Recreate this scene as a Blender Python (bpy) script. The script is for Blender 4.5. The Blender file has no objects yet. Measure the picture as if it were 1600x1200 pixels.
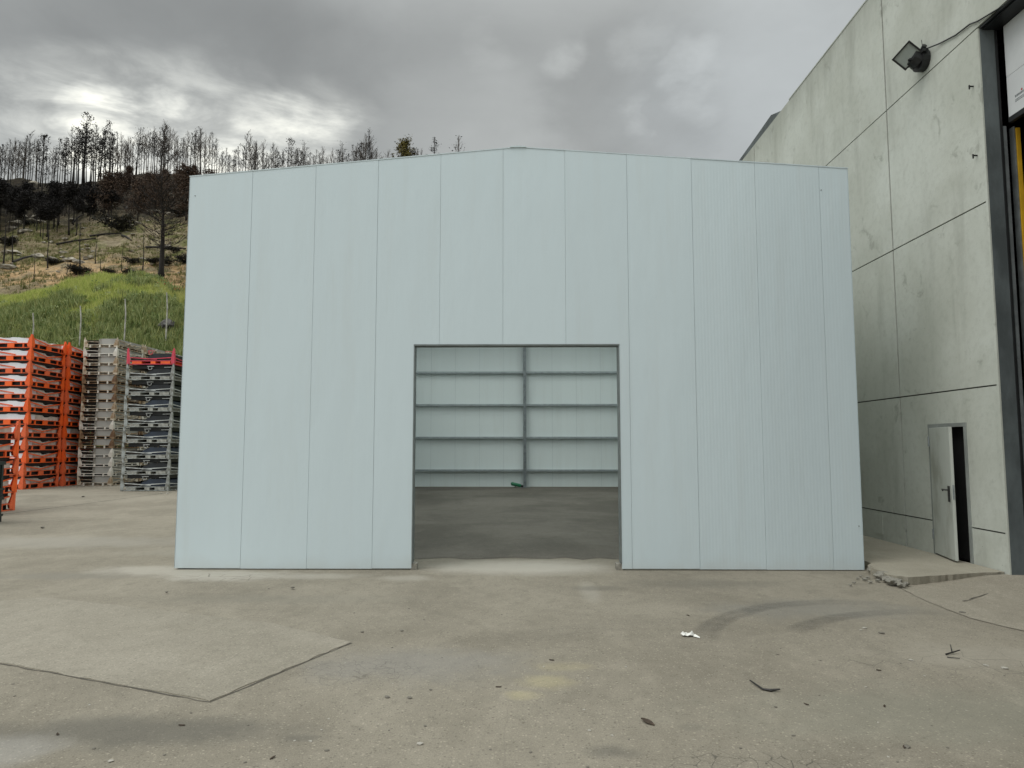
import bpy, bmesh, math, random
import numpy as np
from mathutils import Vector, Matrix, noise as mnoise
R = math.radians
rnd = random.Random(7)
sc = bpy.context.scene
col = sc.collection

# ------------------------------------------------------------------ camera
CAM_H, FPX = 1.88, 1110.0
PITCH, YAW = math.atan(96 / FPX), math.atan(12 / FPX)
cd = bpy.data.cameras.new('camera'); cam = bpy.data.objects.new('camera', cd); col.objects.link(cam)
cd.sensor_width = 36; cd.lens = FPX / 1600 * 36; cd.clip_start = .05; cd.clip_end = 2000
cam.location = (0, 0, CAM_H); cam.rotation_euler = (R(90) + PITCH, 0, YAW)
sc.camera = cam
FW = Vector((-math.sin(YAW) * math.cos(PITCH), math.cos(YAW) * math.cos(PITCH), math.sin(PITCH)))
RT = Vector((math.cos(YAW), math.sin(YAW), 0)); UP = RT.cross(FW)
def ray(px, py): return RT * (px - 800) / FPX - UP * (py - 600) / FPX + FW
def atY(px, py, y): d = ray(px, py); return Vector((0, 0, CAM_H)) + d * (y / d.y)
def gnd(px, py, z=0): d = ray(px, py); return Vector((0, 0, CAM_H)) + d * ((z - CAM_H) / d.z)

# ------------------------------------------------------------------ exposure, world, sun
sc.view_settings.view_transform = 'Standard'; sc.view_settings.look = 'None'
sc.view_settings.exposure = -0.08; sc.view_settings.gamma = 1.0; sc.view_settings.use_curve_mapping = False
SUN_EL, SUN_AZ = 56, 240            # degrees; azimuth clockwise from +Y (the sun is behind the camera, to the left, above thick cloud)

class NT:
    """small helper round a node tree"""
    def __init__(s, tree): s.t = tree; tree.nodes.clear()
    def n(s, typ, **kw):
        nd = s.t.nodes.new(typ)
        for k, v in kw.items():
            if k.startswith('i_'):
                key = k[2:]; key = int(key) if key.isdigit() else key.replace('_', ' ')
                s.set(nd.inputs[key], v)
            else: setattr(nd, k, v)
        return nd
    def set(s, sock, v):
        if isinstance(v, bpy.types.NodeSocket): s.t.links.new(v, sock)
        elif v is not None:
            try: sock.default_value = v
            except Exception: sock.default_value = (*v, 1.0)
    def m(s, op, a, b=None, c=None, clamp=False):
        nd = s.t.nodes.new('ShaderNodeMath'); nd.operation = op; nd.use_clamp = clamp
        for i, v in enumerate((a, b, c)):
            if v is not None: s.set(nd.inputs[i], v)
        return nd.outputs[0]
    def v(s, op, a, b=None, out=0):
        nd = s.t.nodes.new('ShaderNodeVectorMath'); nd.operation = op
        s.set(nd.inputs[0], a)
        if b is not None: s.set(nd.inputs[1], b)
        return nd.outputs[out]
    def mr(s, x, a, b, c=0., d=1., smooth=True):
        nd = s.t.nodes.new('ShaderNodeMapRange'); nd.interpolation_type = 'SMOOTHSTEP' if smooth else 'LINEAR'
        for k, v in zip(('Value', 'From Min', 'From Max', 'To Min', 'To Max'), (x, a, b, c, d)): s.set(nd.inputs[k], v)
        return nd.outputs[0]
    def mix(s, fac, a, b, mode='MIX'):
        nd = s.t.nodes.new('ShaderNodeMix'); nd.data_type = 'RGBA'; nd.blend_type = mode
        s.set(nd.inputs['Factor'], fac)
        for k, v in ((6, a), (7, b)): s.set(nd.inputs[k], v if isinstance(v, bpy.types.NodeSocket) else (*v, 1.0))
        return nd.outputs[2]
    def noise(s, vec, scale, detail=4, rough=.55, dist=0., out=0):
        nd = s.t.nodes.new('ShaderNodeTexNoise')
        if vec is not None: s.set(nd.inputs['Vector'], vec)
        for k, v in (('Scale', scale), ('Detail', detail), ('Roughness', rough), ('Distortion', dist)): nd.inputs[k].default_value = v
        return nd.outputs[out]

world = bpy.data.worlds.new('World'); sc.world = world; world.use_nodes = True
w = NT(world.node_tree)
d0 = w.v('NORMALIZE', w.n('ShaderNodeTexCoord').outputs['Generated'])
sep = w.n('ShaderNodeSeparateXYZ', i_0=d0)
sx, sy, sz = sep.outputs
zc = w.m('MAXIMUM', sz, 0.0)
inv = w.m('DIVIDE', 1.0, w.m('ADD', zc, .22))
cp = w.n('ShaderNodeCombineXYZ', i_0=w.m('MULTIPLY', sx, inv), i_1=w.m('MULTIPLY', sy, inv), i_2=0.3).outputs[0]
n1 = w.noise(cp, 1.0, 6, .55, .3)
n2 = w.noise(w.v('ADD', cp, (3.1, 7.7, 1.9)), 2.6, 7, .58, .3)
n3 = w.noise(w.v('ADD', cp, (9.1, 2.7, 4.9)), 5.5, 5, .55, .2)
wv = w.v('SUBTRACT', w.noise(cp, 2.6, 6, .58, .2, out=1), (.5, .5, .5))
dw = w.v('NORMALIZE', w.v('ADD', d0, w.v('ADD', w.v('MULTIPLY', wv, (.22, .1, .14)), (.012, 0, .026))))
def lobe(px, py, deg, soft=True):
    v = ray(px, py).normalized()
    dt = w.v('DOT_PRODUCT', dw, tuple(v), out=1)
    return w.mr(dt, math.cos(R(deg)), 1.0)
def addl(v, px, py, deg, amp): return w.m('ADD', v, w.m('MULTIPLY', lobe(px, py, deg), amp))
val = w.m('ADD', w.m('MULTIPLY', w.m('SUBTRACT', n1, .5), .22), w.m('MULTIPLY', w.m('SUBTRACT', n2, .5), .17))
val = w.m('ADD', val, w.m('MULTIPLY', w.m('SUBTRACT', n3, .5), .05))
val = w.m('ADD', val, .425)
val = addl(val, 300, 70, 15, -.10); val = addl(val, 60, 110, 9, -.03); val = addl(val, 620, 60, 11, -.04)
val = addl(val, 990, 140, 8, -.07); val = addl(val, 1180, 200, 14, .09); val = addl(val, 740, 215, 9, .07); val = addl(val, 1290, 30, 9, .05)
# the bright gap over the ridge, torn by the cloud's own structure
def mxl(a_, px, py, deg, k): return w.m('MAXIMUM', a_, w.m('MULTIPLY', lobe(px, py, deg), k))
st = w.noise(w.v('MULTIPLY', d0, (7., 7., 24.)), 1.0, 6, .6, .5)     # cloud drawn out in level streaks low down
glow = w.m('MULTIPLY', lobe(150, 225, 8), .9)
for px_, py_, dg_, k_ in ((330, 235, 9, .75), (500, 235, 7, .55), (-20, 250, 7, .5)): glow = mxl(glow, px_, py_, dg_, k_)
gap = lobe(172, 200, 3.6)
for px_, py_, dg_, k_ in ((250, 222, 4.2, .8), (330, 232, 4.2, .6), (445, 205, 4.4, .62), (520, 220, 4.2, .5)): gap = mxl(gap, px_, py_, dg_, k_)
torn = w.m('ADD', w.m('MULTIPLY', glow, w.mr(st, .30, .72, .08, .5)), w.m('MULTIPLY', gap, w.mr(w.m('ADD', n2, w.m('MULTIPLY', w.m('SUBTRACT', st, .5), .8)), .25, .70, .2, 1.0)))
gap2 = w.m('MULTIPLY', lobe(890, 40, 2.4), .9)
for px_, py_, dg_, k_ in ((1020, 50, 2.6, .55), (1095, 85, 2.8, .8), (1010, 150, 1.4, .8), (760, 30, 3, .4)): gap2 = mxl(gap2, px_, py_, dg_, k_)
torn2 = w.m('MULTIPLY', gap2, w.mr(n3, .38, .62))
val = w.m('ADD', val, w.m('MULTIPLY', torn, 1.3)); val = w.m('ADD', val, w.m('MULTIPLY', torn2, .14))
val = w.m('MAXIMUM', val, .2)
tint = w.mix(w.mr(val, .2, .5), (.96, 1.0, .995), (.96, 1.0, .985))
tint = w.mix(w.m('MULTIPLY', torn, 1.0, clamp=True), tint, (1.02, 1.0, .87))
tint = w.mix(w.m('MULTIPLY', lobe(1250, 190, 16), .6), tint, (.92, .99, 1.02))
# an overcast sky is brighter overhead and on the side of the sun
el = w.mr(sz, .50, .85, 0., 1.0); back = w.mr(w.v('DOT_PRODUCT', d0, (-.62, -.78, 0), out=1), -.15, .6, 0., 1.0)
boost = w.m('ADD', 1.0, w.m('ADD', w.m('MULTIPLY', el, 3.2), w.m('MULTIPLY', back, 1.15)))
val = w.m('MULTIPLY', val, boost)
cloud = w.v('MULTIPLY', tint, w.n('ShaderNodeCombineXYZ', i_0=val, i_1=val, i_2=val).outputs[0])
ground_dir = w.mr(sz, -.02, .0)
cloud = w.mix(ground_dir, (.12, .12, .105), cloud)
sky = w.n('ShaderNodeTexSky', sky_type='NISHITA', sun_disc=False, sun_elevation=R(SUN_EL), sun_rotation=R(SUN_AZ))
bg1 = w.n('ShaderNodeBackground', i_Color=sky.outputs[0], i_Strength=.06)
bg2 = w.n('ShaderNodeBackground', i_Color=cloud, i_Strength=1.0)
mx = w.n('ShaderNodeMixShader', i_Fac=.95, i_1=bg1.outputs[0], i_2=bg2.outputs[0])
w.n('ShaderNodeOutputWorld', i_Surface=mx.outputs[0])

sd = bpy.data.lights.new('sun', 'SUN'); sd.energy = 1.2; sd.angle = R(40); sd.color = (1, .965, .90)
sun = bpy.data.objects.new('sun', sd); col.objects.link(sun)
sun.location = (0, 0, 60)
az, elv = R(SUN_AZ), R(SUN_EL)
sdir = Vector((math.sin(az) * math.cos(elv), math.cos(az) * math.cos(elv), math.sin(elv)))
sun.rotation_euler = sdir.to_track_quat('Z', 'Y').to_euler()

# ------------------------------------------------------------------ mesh + object helpers
class MB:
    def __init__(s): s.v = []; s.f = []
    def add(s, vs, fs):
        o = len(s.v); s.v += [tuple(q) for q in vs]; s.f += [tuple(i + o for i in f) for f in fs]; return s
    def box(s, a, b):
        x0, y0, z0 = a; x1, y1, z1 = b
        return s.add([(x0, y0, z0), (x1, y0, z0), (x1, y1, z0), (x0, y1, z0), (x0, y0, z1), (x1, y0, z1), (x1, y1, z1), (x0, y1, z1)],
                     [(0, 3, 2, 1), (4, 5, 6, 7), (0, 1, 5, 4), (1, 2, 6, 5), (2, 3, 7, 6), (3, 0, 4, 7)])
    def prism(s, poly, d):
        """polygon (3D points) pushed along vector d"""
        n = len(poly); d = Vector(d); p = [Vector(q) for q in poly]
        return s.add(p + [q + d for q in p], [tuple(range(n))[::-1], tuple(range(n, 2 * n))] + [(i, (i + 1) % n, n + (i + 1) % n, n + i) for i in range(n)])
    def bar(s, a, b, wd, ht=None):
        a = Vector(a); b = Vector(b); ht = ht or wd
        d = (b - a).normalized(); side = d.cross(Vector((0, 0, 1)))
        side = Vector((1, 0, 0)) if side.length < 1e-4 else side.normalized()
        u = side.cross(d)
        c = [(-wd / 2, -ht / 2), (wd / 2, -ht / 2), (wd / 2, ht / 2), (-wd / 2, ht / 2)]
        return s.prism([a + side * i + u * j for i, j in c], b - a)
    def tube(s, pts, rad, seg=6, cap=True):
        pts = [Vector(p) for p in pts]; rad = rad if isinstance(rad, (list, tuple)) else [rad] * len(pts)
        vs = []; fs = []; prev = None
        for i, p in enumerate(pts):
            d = (pts[min(i + 1, len(pts) - 1)] - pts[max(i - 1, 0)]).normalized()
            if prev is None:
                a = d.cross(Vector((0, 0, 1)) if abs(d.z) < .9 else Vector((1, 0, 0))).normalized()
            else: a = (prev - d * prev.dot(d)).normalized()
            prev = a; b = d.cross(a)
            for k in range(seg):
                t = 2 * math.pi * k / seg
                vs.append(p + (a * math.cos(t) + b * math.sin(t)) * rad[i])
        for i in range(len(pts) - 1):
            for k in range(seg):
                k2 = (k + 1) % seg
                fs.append((i * seg + k, i * seg + k2, (i + 1) * seg + k2, (i + 1) * seg + k))
        if cap: fs += [tuple(range(seg))[::-1], tuple(range((len(pts) - 1) * seg, len(pts) * seg))]
        return s.add(vs, fs)
    def mesh(s, name, m, smooth=False):
        me = bpy.data.meshes.new(name); me.from_pydata(s.v, [], s.f)
        if m: me.materials.append(m)
        if smooth: me.shade_smooth()
        me.update(); return me
    def build(s, name, m, parent=None, smooth=False, bevel=0):
        me = s.mesh(name, m, smooth)
        if bevel:
            bm = bmesh.new(); bm.from_mesh(me); bmesh.ops.bevel(bm, geom=bm.edges[:], offset=bevel, segments=1, affect='EDGES'); bm.to_mesh(me); bm.free()
        return link(name, me, parent)
def link(name, data, parent=None):
    o = bpy.data.objects.new(name, data); col.objects.link(o)
    if parent: o.parent = parent
    return o
def tag(o, label=None, cat=None, group=None, kind=None):
    for k, v in (('label', label), ('category', cat), ('group', group), ('kind', kind)):
        if v: o[k] = v
    return o
def empty(name, loc, label, cat, group=None, rz=0):
    o = bpy.data.objects.new(name, None); col.objects.link(o); o.location = loc; o.rotation_euler = (0, 0, rz)
    o.empty_display_size = .2
    return tag(o, label, cat, group)
KIDS = {}
def kids(o): return [c for c in bpy.data.objects if c.parent == o]
def dup(root, loc=None, rz=None, label=None, tree=None):
    tree = tree or [(c, kids(c)) for c in kids(root)]
    r = root.copy(); col.objects.link(r)
    if loc is not None: r.location = loc
    if rz is not None: r.rotation_euler = (0, 0, rz)
    if label: r['label'] = label
    for c, gs in tree:
        c2 = c.copy(); col.objects.link(c2); c2.parent = r
        for g in gs:
            g2 = g.copy(); col.objects.link(g2); g2.parent = c2
    return r

# ------------------------------------------------------------------ materials
def mat(name, c, rough=.6, metal=0., var=.12, scale=3., bump=0., bscale=40., c2=None, spec=None, obj_coord=True, stretch=None, lo=.35, hi=.65):
    m = bpy.data.materials.new(name); m.use_nodes = True; g = NT(m.node_tree)
    p = g.n('ShaderNodeBsdfPrincipled'); g.n('ShaderNodeOutputMaterial', i_Surface=p.outputs[0])
    tc = g.n('ShaderNodeTexCoord').outputs['Object'] if obj_coord else g.n('ShaderNodeNewGeometry').outputs['Position']
    vec = g.v('MULTIPLY', tc, stretch) if stretch else tc
    n = g.noise(vec, scale, 5, .6)
    cc2 = c2 or tuple(x * (1 - 2 * var) for x in c)
    g.set(p.inputs['Base Color'], g.mix(g.mr(n, lo, hi), cc2, c))
    p.inputs['Roughness'].default_value = rough; p.inputs['Metallic'].default_value = metal
    if spec is not None: p.inputs['Specular IOR Level'].default_value = spec
    if bump:
        b = g.n('ShaderNodeBump', i_Strength=bump, i_Distance=.02, i_Height=g.noise(tc, bscale, 4, .6)); g.set(p.inputs['Normal'], b.outputs[0])
    return m

def panel_mat(name, c):
    m = bpy.data.materials.new(name); m.use_nodes = True; g = NT(m.node_tree)
    p = g.n('ShaderNodeBsdfPrincipled', i_Roughness=.42); g.n('ShaderNodeOutputMaterial', i_Surface=p.outputs[0])
    pos = g.n('ShaderNodeNewGeometry').outputs['Position']
    s = g.n('ShaderNodeSeparateXYZ', i_0=pos)
    cell = g.m('FLOOR', g.m('ADD', s.outputs[0], .26))
    wn = g.n('ShaderNodeTexWhiteNoise', noise_dimensions='1D', i_W=cell)
    k = g.m('ADD', .985, g.m('MULTIPLY', wn.outputs[0], .03))
    # faint film of dust with vertical run marks, heavier near the foot
    st = g.noise(g.v('MULTIPLY', pos, (5., 5., .35)), 1.0, 6, .6)
    dirt = g.m('MULTIPLY', g.mr(st, .45, .8), .10)
    foot = g.m('MULTIPLY', g.mr(g.m('ADD', s.outputs[2], g.m('MULTIPLY', g.noise(pos, 2.2, 4), .5)), .50, .10), .28)
    col_ = g.mix(g.m('ADD', dirt, foot, clamp=True), c, (.42, .40, .34))
    col_ = g.v('MULTIPLY', col_, g.n('ShaderNodeCombineXYZ', i_0=k, i_1=k, i_2=k).outputs[0])
    g.set(p.inputs['Base Color'], col_)
    # micro-ribs of the facing sheet, plus slow oil-canning
    rib = g.m('SINE', g.m('MULTIPLY', s.outputs[0], 2 * math.pi / .05))
    right = g.mr(s.outputs[0], 2.2, 2.9)
    slow = g.noise(g.v('MULTIPLY', pos, (1.6, 1.6, .5)), 1.0, 3, .5)
    h = g.m('ADD', g.m('MULTIPLY', rib, g.m('ADD', .0001, g.m('MULTIPLY', right, .00042))), g.m('MULTIPLY', slow, .030))
    b = g.n('ShaderNodeBump', i_Strength=.55, i_Distance=1.0, i_Height=h); g.set(p.inputs['Normal'], b.outputs[0])
    return m

def concrete_mat(name, c, dark, light):
    m = bpy.data.materials.new(name); m.use_nodes = True; g = NT(m.node_tree)
    p = g.n('ShaderNodeBsdfPrincipled', i_Roughness=.88); g.n('ShaderNodeOutputMaterial', i_Surface=p.outputs[0])
    pos = g.n('ShaderNodeNewGeometry').outputs['Position']
    big = g.noise(pos, .55, 5, .55, .4)
    streak = g.noise(g.v('MULTIPLY', pos, (1.6, 1.6, .30)), 1.0, 7, .62, .2)
    fine = g.noise(pos, 9, 8, .7)
    k = g.mix(g.mr(big, .35, .68), c, light)
    k = g.mix(g.m('MULTIPLY', g.mr(streak, .50, .76), .42), k, dark)
    k = g.mix(g.m('MULTIPLY', g.mr(fine, .45, .7), .22), k, dark)
    blot = g.noise(g.v('ADD', pos, (4., 9., 2.)), 1.9, 5, .65, .6)
    k = g.mix(g.m('MULTIPLY', g.mr(blot, .60, .70), .6), k, dark)
    lime = g.noise(g.v('MULTIPLY', g.v('ADD', pos, (1., 3., 5.)), (3., 3., .3)), 1.3, 5, .6)
    k = g.mix(g.m('MULTIPLY', g.mr(lime, .62, .78), .32), k, (.55, .56, .52))
    zz_ = g.n('ShaderNodeSeparateXYZ', i_0=pos).outputs[2]
    grime = g.m('MULTIPLY', g.mr(g.m('ADD', zz_, g.m('MULTIPLY', streak, 2.2)), 10.6, 11.9), .55)
    k = g.mix(grime, k, dark)
    vo = g.n('ShaderNodeTexVoronoi', i_Scale=7.0); g.set(vo.inputs['Vector'], pos)
    pit = g.m('MULTIPLY', g.mr(vo.outputs['Distance'], .07, .03), g.mr(g.noise(pos, 2.3, 2), .5, .6))
    k = g.mix(g.m('MULTIPLY', pit, .6), k, tuple(x * .5 for x in dark))
    g.set(p.inputs['Base Color'], k)
    b = g.n('ShaderNodeBump', i_Strength=.25, i_Distance=.02, i_Height=g.m('ADD', fine, g.m('MULTIPLY', big, .5))); g.set(p.inputs['Normal'], b.outputs[0])
    return m

def ground_mat(name, ca, cb, marks=True, speck=1.0, shift=(0, 0, 0)):
    m = bpy.data.materials.new(name); m.use_nodes = True; g = NT(m.node_tree)
    p = g.n('ShaderNodeBsdfPrincipled', i_Roughness=.93); g.n('ShaderNodeOutputMaterial', i_Surface=p.outputs[0])
    p.inputs['Specular IOR Level'].default_value = .25
    pos = g.n('ShaderNodeNewGeometry').outputs['Position']
    q = g.v('ADD', pos, shift)
    big = g.noise(q, .33, 6, .6, .5); mid = g.noise(g.v('MULTIPLY', q, (1, .6, 1)), 1.7, 6, .62, .3); fine = g.noise(q, 26, 5, .7); grit = g.noise(q, 85, 4, .7); mot = g.noise(g.v('MULTIPLY', q, (1, .75, 1)), 6.5, 5, .65, .4)
    k = g.mix(g.mr(big, .34, .66), ca, cb)
    k = g.mix(g.m('MULTIPLY', g.mr(mid, .50, .74), .35), k, tuple(x * .72 for x in ca))
    k = g.mix(g.m('MULTIPLY', g.mr(mid, .46, .30), .30), k, tuple(min(1, x * 1.22) for x in cb))
    k = g.mix(g.m('MULTIPLY', g.mr(mot, .50, .72), .34 * speck), k, tuple(x * .70 for x in ca))
    k = g.mix(g.m('MULTIPLY', g.mr(mot, .48, .30), .25 * speck), k, tuple(min(1, x * 1.2) for x in cb))
    k = g.mix(g.m('MULTIPLY', g.mr(fine, .52, .72), .5 * speck), k, tuple(x * .6 for x in ca))
    k = g.mix(g.m('MULTIPLY', g.mr(grit, .55, .68), .7 * speck), k, tuple(min(1, x * 1.45) for x in cb))
    k = g.mix(g.m('MULTIPLY', g.mr(grit, .45, .32), .7 * speck), k, tuple(x * .55 for x in ca))
    vs_ = g.n('ShaderNodeTexVoronoi', i_Scale=48.0); g.set(vs_.inputs['Vector'], q)
    sc_ = g.n('ShaderNodeSeparateColor'); g.set(sc_.inputs[0], vs_.outputs['Color'])
    grain = g.mr(vs_.outputs['Distance'], .48, .30)
    k = g.mix(g.m('MULTIPLY', g.m('MULTIPLY', grain, g.m('GREATER_THAN', sc_.outputs[0], .90)), .5 * speck), k, tuple(min(1, x * 1.55) for x in cb))
    k = g.mix(g.m('MULTIPLY', g.m('MULTIPLY', grain, g.m('LESS_THAN', sc_.outputs[0], .09)), .55 * speck), k, tuple(x * .5 for x in ca))
    if marks:
        warp = g.v('SCALE', g.v('SUBTRACT', g.noise(pos, 2.2, 6, .65, out=1), (.5, .5, .5)), None); warp.node.inputs['Scale'].default_value = 1.0
        def spot(cx, cy, rx, ry, colour, amt, wob=1.3):
            nonlocal k
            d = g.v('MULTIPLY', g.v('SUBTRACT', pos, (cx, cy, 0)), (1 / rx, 1 / ry, 0))
            wp = g.v('SCALE', warp); wp.node.inputs['Scale'].default_value = wob
            r = g.v('LENGTH', g.v('ADD', d, wp), out=1)
            # 'LENGTH' carries its value on output 1; the z of the warp is harmless
            k = g.mix(g.m('MULTIPLY', g.mr(r, 1.05, .25), amt), k, colour)
        dust = (.40, .38, .33); dark = (.105, .10, .085); ochre = (.43, .38, .215)
        spot(-4.3, 10.5, 1.5, .55, dust, .75); spot(-5.6, 10.9, 1.2, .5, dust, .6); spot(-2.9, 10.4, .9, .35, dust, .45); spot(0, 11.2, 1.9, .9, dust, .75, .5)
        spot(-1.6, 10.3, .5, .3, dust, .4); spot(.9, 9.4, .18, .9, dust, .3, .4)
        spot(-2.6, 4.85, 1.5, .35, dark, .65); spot(-1.4, 4.75, .2, .07, dark, .5, 1.6); spot(-3.2, 4.5, .5, .35, (.31, .305, .29), .4)
        spot(.22, 5.85, .28, .22, ochre, .34, 1.8); spot(.02, 5.55, .16, .12, ochre, .36, 1.8); spot(.38, 6.25, .3, .2, ochre, .2, 1.8)
        spot(.55, 4.55, .22, .12, dark, .5, 1.6); spot(1.15, 4.95, .12, .1, dark, .3, 1.6); spot(2.6, 9.9, 1.4, .45, dark, .35); spot(1.0, 9.6, .5, .25, dark, .45)
        spot(-.9, 6.3, 1.3, .7, (.20, .195, .185), .45); spot(3.4, 8.4, 1.6, .7, (.19, .185, .165), .5); spot(4.2, 6.6, 1.2, .5, (.31, .285, .235), .5)
        spot(-5, 12.8, 2.4, .8, (.31, .295, .25), .5); spot(-9, 14, 4, 1.2, (.29, .275, .24), .5); spot(-6.5, 10.4, 1.4, .4, (.19, .18, .155), .5); spot(-3.0, 8.9, 2.2, .4, (.18, .17, .14), .35)
        spot(3.0, 5.2, 2.2, .8, (.225, .225, .18), .35)
        # crazed patch by the bottom edge and fine wandering cracks
        def cracks(cx, cy, rx, ry, scale, wid, amt):
            nonlocal k
            vo = g.n('ShaderNodeTexVoronoi', feature='DISTANCE_TO_EDGE', i_Scale=scale)
            g.set(vo.inputs['Vector'], g.v('ADD', pos, g.v('MULTIPLY', warp, (.12, .12, 0))))
            d = g.v('MULTIPLY', g.v('SUBTRACT', pos, (cx, cy, 0)), (1 / rx, 1 / ry, 0))
            r = g.v('LENGTH', g.v('ADD', d, g.v('MULTIPLY', warp, (.7, .7, 0))), out=1)
            f = g.m('MULTIPLY', g.mr(vo.outputs['Distance'], wid, wid * .25), g.mr(r, 1.0, .45))
            k = g.mix(g.m('MULTIPLY', f, amt), k, (.05, .046, .04))
            return f
        cracks(1.35, 4.35, .75, .32, 9., .03, .65); cracks(-1.35, 6.1, .8, .45, 9., .03, .4); cracks(-4.2, 10.3, 1.3, .45, 3.2, .016, .5); cracks(3.9, 6.4, 1.6, .5, 3., .012, .45)
        cracks(0, 5.5, 8, 5, .55, .003, .10)
    g.set(p.inputs['Base Color'], k)
    b = g.n('ShaderNodeBump', i_Strength=.5, i_Distance=.012, i_Height=g.m('ADD', g.m('MULTIPLY', fine, .7), g.m('ADD', grit, g.m('MULTIPLY', mid, 1.2)))); g.set(p.inputs['Normal'], b.outputs[0])
    return m

M = {}
M['panel'] = panel_mat('sandwich_panel', (.565, .655, .69))
M['panel_in'] = panel_mat('inner_panel', (.72, .78, .77))
M['seam'] = mat('seam', (.50, .56, .57), .8, var=.05)
M['flash'] = mat('flashing', (.565, .645, .675), .4, var=.04)
M['galv'] = mat('galvanised_steel', (.30, .33, .34), .42, .55, .14, 6)
M['girt'] = mat('girt_steel', (.36, .40, .41), .45, .35, .1, 6)
M['jamb'] = mat('door_trim', (.19, .215, .215), .5, .3, .1, 5)
M['ground'] = ground_mat('yard_asphalt', (.192, .173, .136), (.262, .238, .190))
M['slab'] = ground_mat('concrete_patch', (.235, .215, .172), (.288, .264, .216), marks=False, speck=.9, shift=(5, 2, 0))
M['apron'] = ground_mat('concrete_apron', (.262, .238, .19), (.33, .303, .25), marks=False, speck=.8, shift=(11, 3, 0))
M['platform'] = ground_mat('platform_concrete', (.27, .25, .20), (.33, .308, .25), marks=False, speck=.5, shift=(1, 8, 0))
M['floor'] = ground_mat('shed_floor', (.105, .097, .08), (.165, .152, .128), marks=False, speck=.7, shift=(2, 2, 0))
M['concrete'] = concrete_mat('precast_concrete', (.445, .465, .415), (.26, .27, .235), (.53, .555, .51))
M['groove'] = mat('joint_sealant', (.075, .075, .065), .9, var=.2)
M['steel_dark'] = mat('dark_steel', (.018, .02, .022), .45, .3, .1)
M['jamb_concrete'] = mat('jamb_grey', (.115, .135, .14), .7, 0, .22, 2.2, .15, 20, stretch=(1, 1, .4))
M['doorwhite'] = mat('door_leaf_grey', (.44, .465, .43), .6, .0, .12, 2.2, c2=(.30, .31, .27), stretch=(1, 1, .45), lo=.3, hi=.55)
M['secwhite'] = mat('sectional_white', (.62, .64, .65), .4, 0, .05, 1.5)
M['black'] = mat('black_plastic', (.012, .013, .014), .5, var=.1)
M['interior'] = mat('painted_dark_interior', (.02, .02, .02), .9)
M['yellow'] = mat('yellow_paint', (.62, .36, .02), .45, 0, .1)
M['lampglass'] = mat('lamp_glass', (.34, .38, .36), .15, 0, .05)
M['handle'] = mat('handle_black', (.02, .02, .02), .35)
M['rubble'] = mat('broken_concrete', (.33, .315, .27), .95, 0, .25, 8, .6, 30)
M['orange'] = mat('orange_paint', (.90, .13, .015), .5, 0, .16, 3, c2=(.70, .09, .015))
M['orange2'] = mat('faded_orange_paint', (.80, .15, .05), .6, 0, .16, 3, c2=(.60, .10, .03))
M['pink'] = mat('pink_red_paint', (.62, .06, .10), .5, 0, .1, 4)
M['whitepaint'] = mat('white_paint', (.76, .75, .70), .55, 0, .15, 4, c2=(.56, .53, .46))
M['cream'] = mat('weathered_cream_paint', (.62, .57, .46), .7, 0, .3, 5, c2=(.27, .18, .10))
M['rust'] = mat('rusty_brown_steel', (.30, .21, .12), .8, 0, .3, 5, c2=(.12, .06, .03))
M['greyst'] = mat('grey_stillage_steel', (.36, .385, .38), .5, .1, .2, 5, c2=(.16, .16, .14))
M['palletgrey'] = mat('pallet_block_grey', (.30, .295, .26), .8, 0, .25, 6)
M['sheet'] = mat('silver_sheet', (.74, .77, .82), .4, 0, .08, 2.2)
M['beige'] = mat('beige_panel', (.60, .57, .51), .7, 0, .15, 2.5)
M['greybox'] = mat('grey_folded_box', (.36, .36, .335), .7, 0, .1, 2.5)
M['slat'] = mat('dark_slat', (.042, .036, .028), .8, 0, .3, 6)
M['palebar'] = mat('pale_bar', (.52, .54, .53), .5, .1, .2, 5)
M['paleblock'] = mat('pale_block', (.36, .36, .33), .8, 0, .2, 6)
M['navy'] = mat('navy_plastic', (.014, .018, .024), .5, 0, .25, 3)
M['blue'] = mat('blue_sheet', (.026, .04, .066), .55, 0, .2, 3)
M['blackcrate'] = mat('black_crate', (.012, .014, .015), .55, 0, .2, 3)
M['greencrate'] = mat('dark_green_crate', (.016, .026, .023), .5, 0, .2, 3)
M['bark'] = mat('charred_bark', (.022, .018, .015), .95, 0, .3, 2)
M['barkb'] = mat('brown_bark', (.045, .033, .025), .95, 0, .3, 2)
M['barkgrey'] = mat('grey_bare_wood', (.10, .08, .065), .95, 0, .3, 2)
M['needle_black'] = mat('charred_needles', (.014, .011, .009), .95, 0, .4, .7)
M['needle_brown'] = mat('scorched_needles', (.085, .052, .032), .95, 0, .3, .6, c2=(.032, .021, .014))
M['needle_olive'] = mat('olive_needles', (.15, .12, .022), .9, 0, .3, .7, c2=(.06, .055, .015))
M['shrub'] = mat('dark_shrub_leaves', (.028, .026, .016), .95, 0, .4, 1)
M['rock'] = mat('pale_rock', (.34, .31, .25), .95, 0, .3, 1.2, .4, 8, c2=(.11, .095, .075))
M['darkrock'] = mat('sooty_rock', (.10, .09, .078), .95, 0, .35, 1.2, .4, 8)
M['boulder'] = mat('grey_boulder', (.11, .105, .098), .95, 0, .3, 2, .4, 8)
M['post'] = mat('weathered_pole', (.46, .45, .40), .8, 0, .2, 3)
M['paper'] = mat('white_paper', (.72, .72, .68), .8, 0, .05)
M['leafdry'] = mat('dry_leaf', (.085, .06, .04), .9, 0, .3, 20)
M['stone'] = mat('small_stone', (.19, .175, .145), .9, 0, .3, 20)
M['palestone'] = mat('pale_stone', (.42, .40, .35), .9, 0, .2, 20)
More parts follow.
